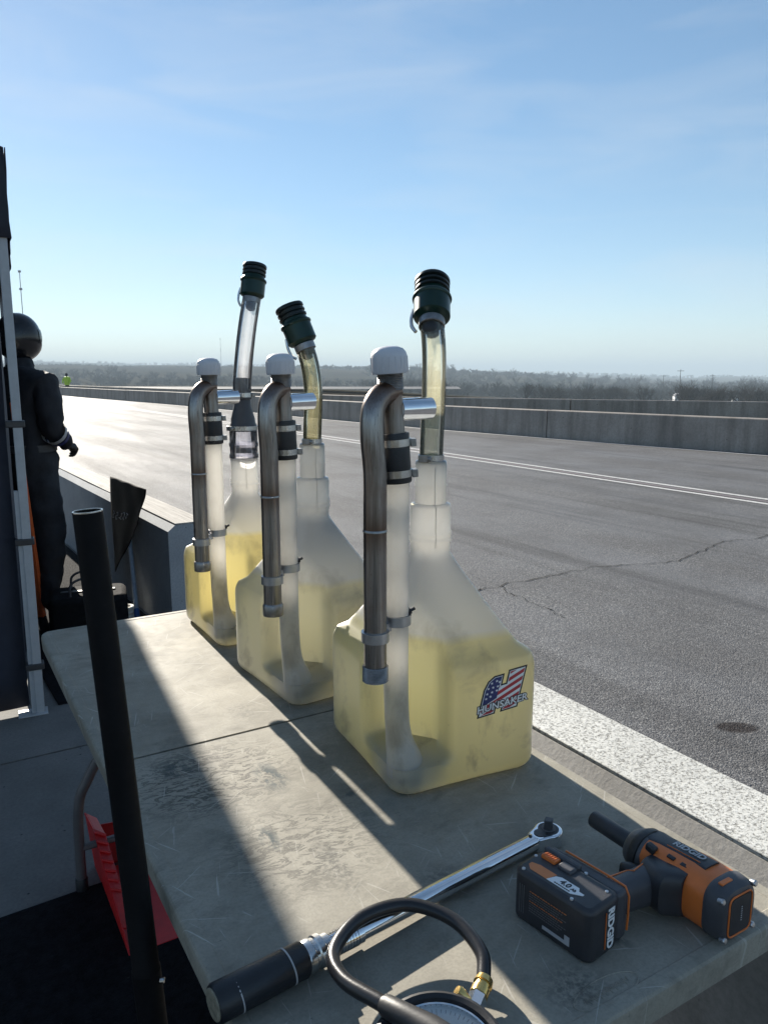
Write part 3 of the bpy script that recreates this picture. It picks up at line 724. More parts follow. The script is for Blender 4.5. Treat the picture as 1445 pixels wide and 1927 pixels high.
# ------------------------------------------------------------------ fuel jugs (local x = across, y = along, z up)
HX, HY = 0.151, 0.166
def rr_radius(th, hx, hy, r):
    """distance from the centre to a rounded rectangle along direction th"""
    c, s = math.cos(th), math.sin(th); lo, hi = 0.0, 0.4
    for _ in range(26):
        m = (lo + hi) / 2; x, y = abs(m * c), abs(m * s)
        qx, qy = x - (hx - r), y - (hy - r)
        d = math.hypot(max(qx, 0), max(qy, 0)) + min(max(qx, qy), 0) - r
        if d < 0: lo = m
        else: hi = m
    return lo
TX, TY, TR = -0.127, -0.112, 0.0222        # vent tube that doubles as the handle
def smooth01(t): t = max(0, min(1, t)); return t * t * (3 - 2 * t)
def jug_body(neck):
    n = 112; NR = 0.0385
    rings = []        # (z, shrink, blend to neck circle)
    for i in range(7):
        a = R(90 * i / 6); rings.append((0.026 * (1 - math.cos(a)), 0.026 * (1 - math.sin(a)), 0.0))
    for z in (0.045, 0.053, 0.059, 0.065, 0.073, 0.10, 0.125, 0.15, 0.175, 0.20): rings.append((z, 0.0, 0.0))
    for i in range(1, 6):
        t = i / 5; rings.append((0.20 + 0.03 * t, 0.009 * t * t, 0.0))
    for i in range(1, 15):
        t = i / 14; rings.append((0.230 + 0.175 * t, 0.009, 0.06 + 0.94 * t if t < 1 else 1.0))
    base = [rr_radius(2 * math.pi * k / n, HX, HY, 0.036) for k in range(n)]
    tc = math.atan2(TY, TX)
    v, f = [], []
    for (z, sh, bl) in rings:
        for k in range(n):
            th = 2 * math.pi * k / n
            r = base[k] - sh
            b2 = bl if bl < 0.85 else bl
            r = lerp(r, NR, b2 ** 0.92)
            dth = abs((th - tc + math.pi) % (2 * math.pi) - math.pi)
            cut = smooth01((z - 0.052) / 0.022) * smooth01((R(38) - dth) / R(11))
            # flat face cut across the corner behind the handle
            lim = 0.104 / max(0.35, math.cos(min(dth, R(60))))
            if cut > 0 and r > lim: r = lerp(r, lim, cut)
            bow = 1.0
            v.append((r * math.cos(th) * bow, r * math.sin(th) * bow, z))
    NRz = []
    z0 = 0.405
    if neck == 'tall': prof = [(0.0382, 0.415), (0.0388, 0.424), (0.0412, 0.428), (0.0412, 0.433), (0.0395, 0.436), (0.0412, 0.440), (0.0412, 0.445), (0.0392, 0.449), (0.0392, 0.492), (0.0375, 0.498), (0.0302, 0.500), (0.0302, 0.531), (0.0312, 0.534), (0.0302, 0.538), (0.0302, 0.574), (0.0288, 0.580), (0.0225, 0.582)]
    else: prof = [(0.0382, 0.415), (0.0388, 0.424), (0.0412, 0.428), (0.0412, 0.433), (0.0395, 0.436), (0.0412, 0.440), (0.0412, 0.445), (0.0392, 0.449), (0.0392, 0.500), (0.0375, 0.505), (0.030, 0.506)]
    for r, z in prof:
        for k in range(n):
            th = 2 * math.pi * k / n; v.append((r * math.cos(th), r * math.sin(th), z))
    m = len(rings) + len(prof)
    for j in range(m - 1):
        for k in range(n):
            k2 = (k + 1) % n; f.append((j * n + k, j * n + k2, (j + 1) * n + k2, (j + 1) * n + k))
    f.append(tuple(range(n - 1, -1, -1)))
    return v, f
def ring(c, axis, r, h, t=0.0015, n=28):
    """band round a pipe"""
    ax = Vector(axis).normalized(); a = ax.orthogonal()
    return lathe([(r, -h / 2), (r + t, -h / 2 + 0.0004), (r + t, h / 2 - 0.0004), (r, h / 2)], n, mat=frame(Vector(c), a, ax.cross(a)), closed=True)
def worm_clamp(parent, c, axis, r, side, h=0.013):
    o = obj('hose_clamp', ring(c, axis, r, h), MAT['clamp_steel'], parent)
    c = Vector(c); s = Vector(side).normalized(); ax = Vector(axis).normalized(); t = ax.cross(s)
    m = frame(c + s * (r + 0.005), t, ax)
    obj('screw', join(xf(box((0, 0, 0), (0.020, 0.013, 0.010)), mat=m), xf(lathe([(0.0045, 0.006), (0.0045, 0.015), (0.003, 0.016)], 10), mat=m @ Matrix.Rotation(R(90), 4, 'Y'))), MAT['dull_steel'], o, bevel=0.001)
    return o
def thread(c, axis, r, z0, z1, pitch=0.0028):
    p = [(r - 0.004, z0)]; z = z0; 
    while z < z1 - 1e-6:
        p += [(r, z + pitch * 0.3), (r - 0.0012, z + pitch * 0.8)]; z += pitch
    p.append((r - 0.004, z1))
    ax = Vector(axis).normalized(); a = ax.orthogonal()
    return lathe(p, 24, mat=frame(Vector(c), a, ax.cross(a)))
def nozzle(parent, base, axis, ball=True):
    ax = Vector(axis).normalized(); a = Vector((0.85, -0.5, 0)); a = (a - ax * a.dot(ax)).normalized(); m = frame(Vector(base), a, ax.cross(a))
    nz = obj('nozzle', lathe([(0.020, -0.004), (0.0215, 0.004), (0.031, 0.008), (0.0345, 0.012), (0.0345, 0.048), (0.0365, 0.050), (0.0375, 0.053), (0.0365, 0.056), (0.0335, 0.058), (0.031, 0.062), (0.030, 0.067)], 36, mat=m), MAT['green_anodized'], parent)
    obj('nozzle_bellows', lathe([(0.028, 0.066), (0.0335, 0.069), (0.0335, 0.073), (0.029, 0.075), (0.029, 0.078), (0.0335, 0.080), (0.0335, 0.084), (0.029, 0.086), (0.029, 0.089), (0.034, 0.091), (0.034, 0.096), (0.032, 0.099), (0.022, 0.100), (0.020, 0.094), (0.0, 0.094)], 36, mat=m), MAT['green_dark'], nz)
    obj('knurled_ring', lathe([(0.0225, -0.012), (0.0245, -0.011), (0.0245, 0.003), (0.0225, 0.004)], 30, mat=m, closed=True), MAT['dull_steel'], nz)
    obj('plug', lathe([(0.0, -0.034), (0.008, -0.032), (0.014, -0.027), (0.0175, -0.018), (0.0182, -0.008), (0.0182, 0.0)], 24, mat=m), MAT['black_rubber'], nz)
    tab = tube(catmull([m @ Vector((-0.034, 0, 0.03)), m @ Vector((-0.038, 0, 0.01)), m @ Vector((-0.037, 0, -0.008)), m @ Vector((-0.029, 0, -0.022))], 6), 0.0035, 8)
    return nz, m, tab
def jug(label, uv, rz, body_mat, neck, hose_mat, hose_pts, hose_r, noz_axis, lean=(0, 0), sticker=False, bot_thread=True):
    root = thing('fuel_jug', label, 'fuel jug', T(uv[0], uv[1], TZ - 0.0009), rz, 'racing fuel jugs on the table')
    obj('body', jug_body(neck), MAT[body_mat], root, smooth=60)
    # handle tube with swollen foot where it joins the body
    hp = [(TX + 0.0105, TY - 0.0175, 0.034), (TX + 0.009, TY - 0.014, 0.060), (TX + 0.003, TY - 0.004, 0.105), (TX, TY, 0.2), (TX, TY, 0.40), (TX, TY, 0.575)]
    obj('handle_tube', tube(catmull(hp, 8), [0.0345 * (1 - smooth01((i - 4) / 15)) + TR * smooth01((i - 4) / 15) for i in range(41)], 28), MAT['jug_plastic_plain'], root, smooth=60)
    # rubber sleeve and its two band clamps
    sx, sy = TX, TY
    lx_, ly_ = lean
    def S(z): return Vector((sx + lx_ * (z - 0.56), sy + ly_ * (z - 0.56), z))
    ax = (S(0.78) - S(0.56)).normalized()
    obj('rubber_sleeve', pipe([S(0.560), S(0.563), S(0.602), S(0.641), S(0.644)], [0.0255, 0.0265, 0.0260, 0.0265, 0.0255], [0.0223] * 5, 28), MAT['black_rubber'], root)
    side = Vector((0.95, -0.3, 0))
    worm_clamp(root, S(0.576), ax, 0.0266, side); worm_clamp(root, S(0.628), ax, 0.0266, side)
    # upright steel pipe with threaded top and white cap
    obj('steel_pipe', tube([S(0.60), S(0.68), S(0.735), S(0.745)], 0.0192, 28), MAT['brushed_steel'], root)
    obj('pipe_thread', thread(S(0.715), ax, 0.0222, 0.0, 0.032), MAT['dull_steel'], root)
    a = ax.orthogonal(); m = frame(S(0.742), a, ax.cross(a))
    obj('pipe_cap', join(lathe([(0.022, 0.0), (0.0295, 0.0), (0.0305, 0.002), (0.0300, 0.028), (0.0285, 0.034), (0.0235, 0.040), (0.0150, 0.0435), (0.007, 0.0445), (0.0, 0.0447)], 36, mat=m), *[lathe([(0.0016, 0.003), (0.0016, 0.027), (0.0, 0.028)], 6, mat=m @ Matrix.Translation((0.0293 * math.cos(q * math.pi / 9), 0.0297 * math.sin(q * math.pi / 9), 0))) for q in range(18)]), MAT['pvc_white'], root)
    # bent steel pipe down the outside
    pa = (-0.052, -0.026)
    PX, PY = TX + pa[0], TY + pa[1]
    path = [S(0.712) + Vector((0.006, 0.003, 0)), S(0.706) + Vector((pa[0] * 0.45, pa[1] * 0.45, 0)), Vector((sx + lx_ * 0.13 + pa[0] * 0.84, sy + ly_ * 0.13 + pa[1] * 0.84, 0.684)), Vector((lerp(PX, sx + pa[0] + lx_ * .1, .7), PY, 0.640)), Vector((PX, PY, 0.58)), Vector((PX, PY, 0.50))]
    path = catmull(path, 8) + [Vector((PX, PY, 0.40)), Vector((PX, PY, 0.245))]
    dp = obj('down_pipe', pipe(path, [0.0196] * len(path), [0.0165] * len(path), 28), MAT['brushed_steel'], root)
    for zz in (0.485,):
        obj('weld_seam', lathe([(0.0190, -0.003), (0.0208, -0.0012), (0.0205, 0.001), (0.0190, 0.003)], 28, loc=(PX, PY, zz), closed=True), MAT['dull_steel'], dp)
    if bot_thread: obj('pipe_thread', thread((PX, PY, 0.222), (0, 0, 1), 0.0225, 0.0, 0.026), MAT['dull_steel'], dp)
    else: obj('pipe_collar', lathe([(0.017, 0), (0.0218, 0.0), (0.0225, 0.002), (0.0225, 0.022), (0.0208, 0.026), (0.0196, 0.027)], 28, loc=(PX, PY, 0.222)), MAT['dull_steel'], dp)
    obj('saddle_weld', tube(catmull([S(0.728) + Vector((-0.018, -0.012, 0)), S(0.722) + Vector((-0.022, 0.004, -.012)), S(0.715) + Vector((-0.012, 0.018, -.02))], 5), 0.0025, 8), MAT['dull_steel'], dp)
    # short side stub towards the track
    q = S(0.682)
    obj('side_stub', pipe([q + Vector((0.012, 0, 0)), q + Vector((0.045, 0.004, 0.001)), q + Vector((0.076, 0.008, 0.002))], [0.0188] * 3, [0.0165] * 3, 28), MAT['chrome'], root)
    # double pipe clip joining down pipe and handle tube
    cl = obj('pipe_clip', join(ring((PX, PY, 0.302), (0, 0, 1), 0.0198, 0.018, 0.0042), ring((TX, TY, 0.318), (0, 0, 1), TR, 0.018, 0.0042), box(((PX + TX) / 2, (PY + TY) / 2, 0.310), (0.016, 0.012, 0.015), (0, 0, 26))), MAT['zinc'], root)
    obj('clip_screw', lathe([(0.0, 0), (0.006, 0.0), (0.006, 0.005), (0.003, 0.006), (0.003, 0.014), (0.0, 0.014)], 10, loc=(TX + 0.020, TY - 0.006, 0.330), rot=(0, 70, 0)), MAT['black_rubber'], cl)
    # filler hose and nozzle
    hp = catmull(hose_pts, 8)
    obj('filler_hose', pipe(hp, [hose_r] * len(hp), [hose_r - 0.0032] * len(hp), 32), MAT[hose_mat], root, smooth=60)
    end = hp[-1]
    nz, m, tab = nozzle(root, end - Vector(noz_axis).normalized() * 0.004, noz_axis)
    obj('release_tab', tab, MAT['clamp_steel'], nz)
    if neck == 'tall':
        worm_clamp(root, Vector(hose_pts[0]) + Vector((0, 0, 0.014)), (0, 0, 1), hose_r + 0.0006, (-0.85, -0.55, 0), 0.012)
    else:
        # clear adapter, grey reducer and pipe between neck and hose
        obj('clear_adapter', lathe([(0.0375, 0.498), (0.0400, 0.500), (0.0400, 0.585), (0.0375, 0.588), (0.0355, 0.585), (0.0355, 0.500)], 36, closed=True), MAT['clear_adapter'], root)
        for zz in (0.512, 0.545): obj('seal_ring', ring((0, 0, zz), (0, 0, 1), 0.0400, 0.012, 0.0022), MAT['clear_adapter'], root)
        obj('seal_ring', ring((0, 0, 0.530), (0, 0, 1), 0.0318, 0.018, 0.003), MAT['galvanized_leg'], root)
        rd = obj('reducer', lathe([(0.030, 0.582), (0.0395, 0.584), (0.0395, 0.600), (0.0355, 0.606), (0.0345, 0.618), (0.0245, 0.655), (0.0235, 0.672), (0.0265, 0.676), (0.0265, 0.688), (0.0235, 0.692), (0.0225, 0.735), (0.0, 0.735)], 36), MAT['charcoal_plastic'], root)
        worm_clamp(root, (0, 0, 0.592), (0, 0, 1), 0.0398, (-0.95, -0.2, 0)); worm_clamp(root, (0, 0, 0.686), (0, 0, 1), 0.0268, (0.95, -0.3, 0))
    sz_ = [(0.0394, 0.418), (0.0400, 0.424), (0.0422, 0.436), (0.0402, 0.450), (0.0402, 0.494), (0.0312, 0.501), (0.0312, 0.570)] if neck == 'tall' else [(0.0394, 0.418), (0.0422, 0.436), (0.0402, 0.450), (0.0402, 0.494)]
    obj('mould_seam', tube([Vector((r_ * math.cos(R(-104)), r_ * math.sin(R(-104)), z_)) for r_, z_ in sz_], 0.0007, 5), MAT['jug_plastic_plain'], root)
    if sticker: flag_sticker(root)
    return root
def flag_sticker(root):
    # decal on the near face: slanted block H in stars and stripes over the maker's name
    m = frame((0.060, -HY - 0.0008, 0.168), (1, 0, 0.09), (0, 0, 1)) @ Matrix.Diagonal((1.24, 1.06, 1, 1))
    W = 0.094
    sh = 0.30
    def P(pts): return [(x + sh * y, y) for x, y in pts]
    outline = P([(-0.030, -0.031), (-0.030, 0.012), (-0.026, 0.024), (-0.018, 0.030), (-0.006, 0.030), (-0.006, 0.012), (0.008, 0.012), (0.008, 0.034), (0.033, 0.034), (0.033, -0.031), (0.010, -0.031), (0.010, -0.012), (-0.007, -0.012), (-0.007, -0.031)])
    def grow(pts, d):
        n = len(pts); out = []
        for i in range(n):
            a, b, c = Vector(pts[i - 1]), Vector(pts[i]), Vector(pts[(i + 1) % n])
            e1, e2 = (b - a).normalized(), (c - b).normalized(); n1, n2 = Vector((e1.y, -e1.x)), Vector((e2.y, -e2.x))
            nn = (n1 + n2); k = max(0.5, 1 + n1.dot(n2)); out.append(tuple(b - nn * (d / k)))
        return out
    area = sum(outline[i - 1][0] * outline[i][1] - outline[i][0] * outline[i - 1][1] for i in range(len(outline)))
    sg = 1 if area < 0 else -1
    st = obj('sticker', xf(prism(grow(outline, 0.0036 * sg), 0.0, 0.0004), mat=m), MAT['sticker_black'], root, smooth=0)
    obj('sticker_border', xf(prism(grow(outline, 0.0010 * sg), 0.0004, 0.0006), mat=m), MAT['sticker_white'], st, smooth=0)
    # stripes clipped to the letter with a small polygon clipper
    def clip(poly, inside, cut):
        out = []
        for i in range(len(poly)):
            a, b = poly[i - 1], poly[i]; ia, ib = inside(a), inside(b)
            if ia != ib: out.append(cut(a, b))
            if ib: out.append(b)
        return out
    blocks = [P([(-0.030, -0.031), (-0.007, -0.031), (-0.007, 0.012), (-0.006, 0.030), (-0.018, 0.030), (-0.026, 0.024), (-0.030, 0.012)]), P([(-0.007, -0.012), (0.010, -0.012), (0.010, 0.012), (-0.007, 0.012)]), P([(0.010, -0.031), (0.033, -0.031), (0.033, 0.034), (0.008, 0.034), (0.008, 0.012), (0.010, 0.012)])]
    def hp(poly, A, B, C):   # keep A x + B y <= C
        f = lambda p: A * p[0] + B * p[1] - C
        def cut(a, b): t = f(a) / (f(a) - f(b)); return (lerp(a[0], b[0], t), lerp(a[1], b[1], t))
        return clip(poly, lambda p: f(p) <= 0, cut)
    k = -0.36   # stripes climb to the right
    for s in range(-4, 6):
        c0 = s * 0.0118; gs = []
        for b in blocks:
            q = hp(hp(b, k, 1, c0 + 0.0062), -k, -1, -c0)
            if s >= 0 and b is blocks[0]: q = []
            if len(q) >= 3: gs.append(xf(prism(q, 0.0006, 0.0008), mat=m))
        if gs: obj('red_stripe', join(*gs), MAT['sticker_red'], st, smooth=0)
    q = hp(blocks[0], -k, -1, 0.0035)
    obj('blue_field', xf(prism(q, 0.0008, 0.0010), mat=m), MAT['sticker_blue'], st, smooth=0)
    for (x, y) in ((-0.022, 0.022), (-0.014, 0.024), (-0.0085, 0.021), (-0.026, 0.014), (-0.018, 0.014), (-0.010, 0.014), (-0.026, 0.005), (-0.018, 0.006), (-0.010, 0.007), (-0.026, -0.003), (-0.019, -0.001)):
        star = [((0.0026 if i % 2 == 0 else 0.0011) * math.sin(i * math.pi / 5), (0.0026 if i % 2 == 0 else 0.0011) * math.cos(i * math.pi / 5)) for i in range(10)]
        obj('star', xf(prism([(px + x + sh * y, py + y) for px, py in star], 0.0010, 0.0012), mat=m), MAT['sticker_white'], st, smooth=0)
    mt = m @ Matrix.Translation((0.0, -0.0205, 0.0009))
    tx = text_geo('HUNSAKER', 0.0175, shear=0.15, bold=0.0016, extrude=0.0002); t2 = text_geo('HUNSAKER', 0.0175, shear=0.15, bold=0.0003, extrude=0.0002)
    kx = 0.088 / (max(p[0] for p in t2[0]) - min(p[0] for p in t2[0]))
    obj('name_outline', xf(xf(tx, scale=(kx, 1, 1)), mat=mt), MAT['sticker_black'], st, smooth=0)
    obj('name_letters', xf(xf(t2, (0, 0, 0.0005), scale=(kx, 1, 1)), mat=mt), MAT['sticker_white'], st, smooth=0)
jug('nearest pale yellow fuel jug with flag sticker and straight clear hose', (1.20, 0.825), 25, 'jug_plastic_front', 'tall', 'yellowed_hose',
    [(0, 0, 0.572), (0.001, 0.0, 0.62), (0.003, -0.002, 0.70), (0.004, 0.0, 0.78), (0.006, 0.014, 0.840)], 0.0225, (0.34, 0.62, 1.0), lean=(-0.07, 0.0), sticker=True)
jug('middle pale fuel jug whose amber hose bends to the left', (1.665, 0.80), 34, 'jug_plastic_middle', 'tall', 'amber_hose',
    [(0, 0, 0.572), (0.002, 0.0, 0.62), (0.006, 0.001, 0.70), (0.002, 0.006, 0.76), (-0.010, 0.014, 0.812)], 0.0220, (-0.26, 0.34, 1.0), lean=(-0.04, 0.0), bot_thread=False)
jug('farthest fuel jug with deep yellow fuel and clear hose on a grey reducer', (2.12, 0.80), 31, 'jug_plastic_back', 'short', 'clear_hose',
    [(0, 0, 0.690), (0.002, 0.0, 0.73), (0.010, 0.0, 0.80), (0.024, 0.004, 0.88), (0.042, 0.010, 0.958)], 0.0262, (0.18, 0.12, 1.0), lean=(-0.03, 0.0), bot_thread=False)

# ------------------------------------------------------------------ torque wrench lying across the table (local x from grip to head)
TT0 = TZ - 0.001
A_, B_ = Vector((-0.196, 0.775)), Vector((0.262, 1.122))
wr = thing('torque_wrench', 'long chrome torque wrench with dark taped grip lying across the table', 'wrench', (A_.x, A_.y, TT0), math.degrees(math.atan2(B_.y - A_.y, B_.x - A_.x)))
WL = (B_ - A_).length
def wz(x): return 0.0235 - 0.0085 * x / WL
grip = obj('grip', tube([(0.0, 0, 0.0235), (0.003, 0, 0.0235), (0.06, 0, 0.0228), (0.118, 0, 0.0222), (0.122, 0, 0.0222)], [0.0205, 0.0225, 0.0222, 0.0216, 0.019], 30), MAT['grip_tape'], wr)
obj('grip_end', lathe([(0.0, 0.0), (0.018, 0.0), (0.0185, 0.001), (0.0185, 0.004)], 28, loc=(-0.0015, 0, 0.0235), rot=(0, 90, 0)), MAT['grip_end'], grip)
for xx in (0.028, 0.098): obj('tape_ring', ring((xx, 0, 0.0229), (1, 0, 0.12), 0.0219, 0.0022, 0.0008), MAT['label_grey'], grip)
obj('lock_collar', join(lathe([(0.012, 0.118), (0.0190, 0.119), (0.0205, 0.122), (0.0205, 0.130), (0.0185, 0.132), (0.0185, 0.136), (0.0205, 0.138), (0.0205, 0.145), (0.0165, 0.148), (0.0165, 0.156), (0.012, 0.157)], 32, loc=(0, 0, 0.0222), rot=(0, 90, 0))), MAT['clamp_steel'], wr)
sc_ = obj('scale_sleeve', tube([(0.150, 0, 0.0205), (0.205, 0, 0.0197)], 0.0150, 28), MAT['chrome'], wr)
for i in range(9): obj('scale_mark', ring((0.160 + i * 0.0045, 0, 0.0204), (1, 0, 0), 0.01502, 0.0005, 0.0002), MAT['sticker_black'], sc_)
obj('shaft', tube([(0.200, 0, 0.0198), (0.36, 0, 0.0180), (WL - 0.036, 0, 0.0160)], [0.0132, 0.0130, 0.0128], 28), MAT['chrome'], wr)
hd = []
for i in range(25):
    a = R(-125 + 250 * i / 24); hd.append((WL + 0.0225 * math.cos(a), 0.0225 * math.sin(a)))
hd += [(WL - 0.036, 0.0125), (WL - 0.036, -0.0125)]
head = obj('ratchet_head', prism(hd, 0.002, 0.026), MAT['chrome'], wr, bevel=0.003, seg=3)
obj('head_recess', prism([(WL + 0.0165 * math.cos(q * .2618), 0.0165 * math.sin(q * .2618)) for q in range(24)], 0.0255, 0.0268), MAT['black_plastic'], head, smooth=0)
obj('pawl_lever', prism([(WL - 0.020 + 0.0095 * math.cos(q * .3927), 0.0095 * math.sin(q * .3927)) for q in range(16)], 0.0255, 0.0272), MAT['charcoal_plastic'], head, smooth=0)
obj('drive_square', join(box((WL, 0, 0.034), (0.0127, 0.0127, 0.018), (0, 0, 30)), lathe([(0.012, 0.026), (0.012, 0.0285), (0.0, 0.0285)], 20, loc=(WL, 0, 0))), MAT['grey_tool_metal'], head, bevel=0.0012)
obj('pin', lathe([(0.0, 0.0), (0.003, 0.0), (0.003, 0.0015), (0, 0.002)], 10, loc=(WL - 0.042, 0, 0.0285)), MAT['sticker_black'], wr)

# ------------------------------------------------------------------ cordless impact wrench on its side (local x = across, y = along motor, z up)
dr = thing('impact_wrench', 'black and orange cordless impact wrench lying on its side', 'power tool', T(0.640, 0.780, TT0), TROT)
MX, MZ = 0.086, 0.042
housing = obj('motor_housing', loft([(-0.080, MX, MZ, 0.039, 0.0385, 3.0), (-0.040, MX, MZ, 0.0395, 0.039, 3.0), (-0.015, MX, MZ, 0.037, 0.0375, 2.8), (0.020, MX, MZ, 0.0345, 0.035, 2.6), (0.034, MX, MZ, 0.0335, 0.034, 2.4)], 40), MAT['orange_plastic'], dr)
obj('rear_cap', loft([(-0.105, MX, MZ, 0.028, 0.030, 3.2), (-0.103, MX, MZ, 0.0335, 0.035, 3.2), (-0.096, MX, MZ, 0.0385, 0.039, 3.2), (-0.080, MX, MZ, 0.0405, 0.0405, 3.2), (-0.076, MX, MZ, 0.0385, 0.039, 3.2)], 40), MAT['charcoal_plastic'], dr)
pl = rrect(0.021, 0.026, 0.008, 4)
m = frame((MX, -0.1052, MZ), (1, 0, 0), (0, 0, 1))
bp = obj('rear_plate', xf(prism(pl, -0.001, 0.0012), mat=m), MAT['black_plastic'], dr, smooth=0)
rim = [m @ Vector((x * 1.12, y * 1.10, 0.0006)) for x, y in pl + pl[:1]]
obj('orange_trim', tube(rim, 0.0012, 6, False), MAT['orange_plastic'], bp)
for i in range(7): obj('print_mark', xf(box((0, 0, 0), (0.0022, 0.0012, 0.0004)), mat=m @ Matrix.Translation((0.002, 0.010 - i * 0.0032, 0.0014))), MAT['label_grey'], bp, smooth=0)
for sx_, sz_, yy in ((-0.033, 0.026, -0.094), (0.031, 0.031, -0.096), (-0.029, -0.029, -0.098), (0.030, -0.029, -0.098)):
    obj('screw', lathe([(0.0, 0.004), (0.003, 0.0038), (0.0043, 0.0025), (0.0043, -0.004), (0, -0.004)], 14, loc=(MX + sx_, yy - 0.006, MZ + sz_), rot=(75, 0, 0)), MAT['zinc'], dr)
# dark spine along the top with the name
sp_ = obj('top_spine', loft([(-0.058, MX + 0.004, MZ + 0.0345, 0.0155, 0.0068, 4), (-0.02, MX + 0.004, MZ + 0.0325, 0.0150, 0.0068, 4), (0.018, MX + 0.004, MZ + 0.030, 0.0150, 0.0066, 4), (0.034, MX + 0.004, MZ + 0.0285, 0.017, 0.007, 4), (0.048, MX + 0.004, MZ + 0.027, 0.016, 0.006, 4)], 24), MAT['black_plastic'], dr)
obj('name_print', xf(text_geo('RIDGID', 0.0155, bold=0.0004, extrude=0.0003), mat=frame((MX + 0.006, -0.020, MZ + 0.0399), (0, -1, 0.08), (1, 0, 0))), MAT['label_grey'], sp_, smooth=0)
obj('name_underline', tube([(MX - 0.006, 0.008, MZ + 0.0372), (MX - 0.006, -0.046, MZ + 0.0412)], 0.0006, 5), MAT['orange_plastic'], sp_)
# hammer case and nose
obj('gear_case', lathe([(0.026, 0.030), (0.0340, 0.031), (0.0352, 0.036), (0.0350, 0.048), (0.0330, 0.056), (0.0290, 0.064), (0.0255, 0.070), (0.0180, 0.074), (0.012, 0.076)], 36, loc=(MX, 0, MZ), rot=(-90, 0, 0)), MAT['grey_tool_metal'], dr)
obj('front_bumper', lathe([(0.0352, 0.040), (0.0372, 0.041), (0.0372, 0.049), (0.034, 0.055), (0.0305, 0.056)], 36, loc=(MX, 0, MZ), rot=(-90, 0, 0)), MAT['black_rubber'], dr)
obj('socket', lathe([(0.0, 0.070), (0.0128, 0.070), (0.0134, 0.073), (0.0134, 0.150), (0.0125, 0.152), (0.0098, 0.152), (0.0092, 0.140), (0.0, 0.140)], 30, loc=(MX, 0, MZ), rot=(-90, 0, 0)), MAT['black_plastic'], dr)
# orange shoulder, dark lower motor shell
obj('lower_shell', loft([(-0.046, MX - 0.024, MZ, 0.020, 0.0325, 3), (-0.030, MX - 0.036, MZ - 0.001, 0.031, 0.0330, 3), (-0.005, MX - 0.036, MZ - 0.002, 0.031, 0.0300, 3), (0.016, MX - 0.030, MZ - 0.002, 0.026, 0.0275, 3)], 32), MAT['black_plastic'], dr)
# handle
def hsec(x, cy_, hw, hz): return (x, cy_, hw, hz)
hs = [(0.060, 0.000, 0.026, 0.0285), (0.040, 0.000, 0.0225, 0.0265), (0.010, 0.003, 0.0200, 0.0245), (-0.025, 0.006, 0.0195, 0.0240), (-0.045, 0.008, 0.0235, 0.0265), (-0.062, 0.012, 0.034, 0.0320)]
g = loft([(x, cy_, MZ - 0.004, hw, hz, 2.6) for x, cy_, hw, hz in hs], 32)
g = ([(y, x, z) for x, y, z in g[0]], g[1])
hn = obj('handle', g, MAT['charcoal_plastic'], dr)
def on_handle(pts, dz=0.0003):
    out = []
    for (x, y) in pts:
        xs = [q[0] for q in hs][::-1]; hz = interp(x, xs, [q[3] for q in hs][::-1]); hw = interp(x, xs, [q[2] for q in hs][::-1]); c0 = interp(x, xs, [q[1] for q in hs][::-1])
        t = min(0.98, abs(y - c0) / hw); out.append((x, y, MZ - 0.004 + hz * (1 - t ** 2.6) ** (1 / 2.6) + dz))
    return out
obj('orange_trim', tube(on_handle([(-0.056, 0.022), (-0.030, 0.019), (0.008, 0.016), (0.012, 0.008), (0.034, 0.012), (0.050, 0.004), (0.054, -0.012)]), 0.0013, 6), MAT['orange_plastic'], hn)
obj('orange_trim', tube(on_handle([(-0.050, -0.014), (-0.044, -0.006), (-0.046, 0.006), (-0.056, 0.012)]), 0.0013, 6), MAT['orange_plastic'], hn)
obj('trigger', loft([(0.020, 0.036, MZ - 0.002, 0.010, 0.012, 2.5), (0.028, 0.034, MZ - 0.002, 0.012, 0.0125, 2.5), (0.036, 0.032, MZ - 0.002, 0.011, 0.012, 2.5), (0.044, 0.030, MZ - 0.002, 0.005, 0.009, 2.5)], 20), MAT['black_rubber'], dr)
obj('direction_switch', box((0.062, 0.020, MZ + 0.031), (0.011, 0.016, 0.012), (8, 0, 0)), MAT['black_rubber'], dr, bevel=0.003)
for yy in (-0.012, -0.034): obj('vent_slot', box((MX - 0.022, yy, MZ + 0.0346), (0.006, 0.012, 0.003), (0, -16, 0)), MAT['sticker_black'], dr, bevel=0.0008)
obj('rear_vent', box((MX - 0.010, -0.088, MZ + 0.0392), (0.022, 0.007, 0.003)), MAT['orange_plastic'], dr, bevel=0.001)
# battery pack
BR = 8.0
bt = obj('battery', xf(prism(rrect(0.033, 0.064, 0.013, 5), 0.0, 0.076), (-0.094, 0.030, 0.0), (0, 0, BR)), MAT['black_plastic'], dr, bevel=0.007, seg=3)
BM = Matrix.Translation((-0.094, 0.030, 0)) @ Matrix.Rotation(R(BR), 4, 'Z')
obj('pack_base', xf(prism(rrect(0.012, 0.0625, 0.008, 4), 0.003, 0.0735), mat=BM @ Matrix.Translation((0.040, 0, 0))), MAT['charcoal_plastic'], bt, bevel=0.006, seg=3)
obj('orange_trim', tube([BM @ Vector((0.0515 - 0.0, y, z)) for y, z in [(-0.062, 0.012), (-0.063, 0.03), (-0.063, 0.062), (-0.057, 0.0728), (-0.03, 0.0742), (0.04, 0.0742)]], 0.0016, 6), MAT['orange_plastic'], bt)
